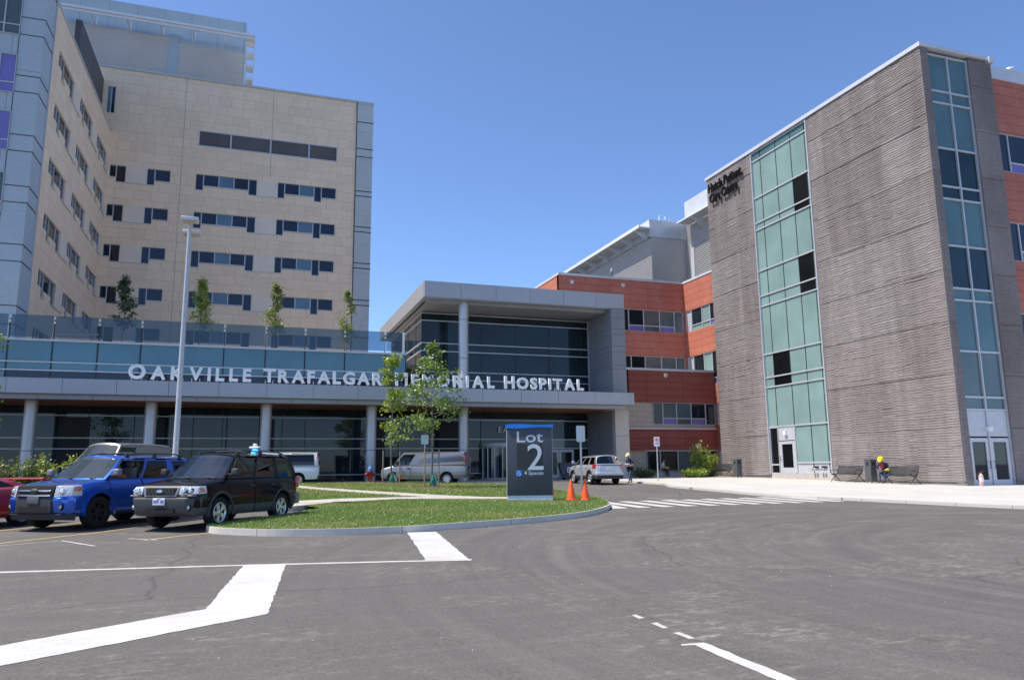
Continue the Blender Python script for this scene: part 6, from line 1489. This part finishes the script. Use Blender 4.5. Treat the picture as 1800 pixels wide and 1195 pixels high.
def shrub(name, label, loc, rx, ry, h, leaf, n, size, seed, cat='shrub', group=None, up=.6):
    rn = np.random.RandomState(seed); t = thing(name, label, cat, loc, 0, group); q = MB(); pts = []
    ns = 16
    for k in range(ns):
        a, r_ = rn.uniform(0, 6.28), rn.uniform(.15, 1) ** .6; tip = Vector((rx * r_ * math.cos(a), ry * r_ * math.sin(a), h * rn.uniform(.55, 1.0) * (1.1 - .35 * r_)))
        b_ = Vector((tip.x * .35, tip.y * .35, 0)); mid = b_.lerp(tip, .5) + Vector((tip.x * .12, tip.y * .12, 0)); q.tube([b_, mid, tip], [.014, .01, .004], 5)
        for j in range(n // ns):
            u = rn.uniform(.12, 1.03); p = b_.lerp(tip, u); pts.append(np.array(p) + rn.normal(size=3) * np.array([rx, ry, h * .6]) * .16)
    q.build('stem', 'bark', t); pts = np.array(pts); pts[:, 2] = np.abs(pts[:, 2]); v, f = leaf_quads(rn, pts, size, -up)
    link(bpy.data.objects.new('foliage', crown_mesh(v, f, leaf)), t); return t
zb_ = gz(0, 44.5) + .12
for i, (x, lf, h, lb) in enumerate(((-11.9, 'leaf_olive', 1.75, 'dark green shrub at the left edge behind the red coupe'), (-10.75, 'leaf_olive', 1.6, 'olive shrub in front of the leftmost column foot'), (-9.75, 'leaf_shrub', 1.7, 'upright light green shrub right of the leftmost column'), (-8.5, 'leaf_bright', 1.65, 'rounded bright yellow-green shrub behind the blue suv'), (-6.9, 'leaf_shrub', 1.5, 'thin green shrub partly hidden by the tan van'))):
    shrub('garden_shrub', lb, (x, 44.6, zb_), .62, .6, h, lf, 1300, .13, 40 + i, 'shrub', 'shrubs in the bed below the canopy')
shrub('ornamental_grass', 'low bright lime green mounded plant at the plaza edge', (30.6, 48.4, gz(0, 48.4) + .1), 1.3, .45, .62, 'leaf_bright', 2000, .18, 50, 'plant', None, 1.2)
shrub('serviceberry', 'yellow green multi-stem small tree in front of the red wing', (32.2, 50.2, gz(0, 50) + .1), .72, .7, 2.6, 'leaf_bright', 1300, .17, 51, 'small tree')
shrub('serviceberry', 'lower yellow green small tree half hidden by the stone tower', (34.0, 51.2, gz(0, 51) + .1), .55, .55, 2.0, 'leaf_shrub', 700, .17, 52, 'small tree')
shrub('garden_shrub', 'dark low shrub behind the walking workman', (27.0, 49.4, gz(0, 49) + .1), 1.0, .5, .75, 'leaf_dark', 1100, .12, 53)
shrub('garden_shrub', 'sparse low plant beside the far steel bench', (32.6, 49.7, gz(0, 49) + .1), .8, .4, .7, 'leaf_olive', 500, .12, 54)
shrub('terrace_plant', 'low green plant on the terrace beside the grey tower corner', (9.0, 57.5, 9.7), .9, .4, .55, 'leaf_olive', 700, .14, 55, 'plant')
# grass blades
def in_poly(px_, py_, poly):
    r_ = np.zeros(len(px_), bool); n = len(poly); j = n - 1
    for i in range(n):
        xi, yi = poly[i]; xj, yj = poly[j]
        c_ = ((yi > py_) != (yj > py_)) & (px_ < (xj - xi) * (py_ - yi) / (yj - yi + 1e-12) + xi); r_ ^= c_; j = i
    return r_
rn = np.random.RandomState(5); lawn_edge = inset(kl, -1, .15) + [(1.2, 40), (1.3, 27)]
def blades(n, y0, y1, hgt, wd):
    x = rn.uniform(-1, 14, n); y = rn.uniform(y0, y1, n); k = in_poly(x, y, lawn_edge) & ~in_poly(x, y, path1); x, y = x[k], y[k]; n = len(x)
    a = rn.uniform(0, 6.283, n); h = hgt * rn.uniform(.6, 1.25, n); le = rn.normal(size=(n, 2)) * h[:, None] * .45; z = .0165 * y + .13
    p0 = np.stack([x + wd * np.cos(a), y + wd * np.sin(a), z], 1); p1 = np.stack([x - wd * np.cos(a), y - wd * np.sin(a), z], 1); p2 = np.stack([x + le[:, 0], y + le[:, 1], z + h], 1)
    dry = (np.sin(x * 1.1 + y * .7) + np.sin(y * 1.9 - x * .6) + rn.normal(size=n) * 1.1 + np.clip((y - 27) / 9, 0, 1.3)) > 1.35
    return np.stack([p0, p1, p2], 1).reshape(-1, 3), dry.astype(np.int32)
v1, d1 = blades(170000, 17, 30, .052, .009); v2, d2 = blades(90000, 30, 47, .08, .014)
vv, dd = np.concatenate([v1, v2]), np.concatenate([d1, d2])
me = bpy.data.meshes.new('grass'); nf = len(dd); me.vertices.add(nf * 3); me.vertices.foreach_set('co', vv.ravel()); me.loops.add(nf * 3); me.loops.foreach_set('vertex_index', np.arange(nf * 3, dtype=np.int32)); me.polygons.add(nf); me.polygons.foreach_set('loop_start', np.arange(0, nf * 3, 3, dtype=np.int32)); me.polygons.foreach_set('material_index', dd)
me.materials.append(M['grass_blade']); me.materials.append(M['dry_blade']); me.update(); me.validate()
tag(link(bpy.data.objects.new('grass', me)), kind='stuff')
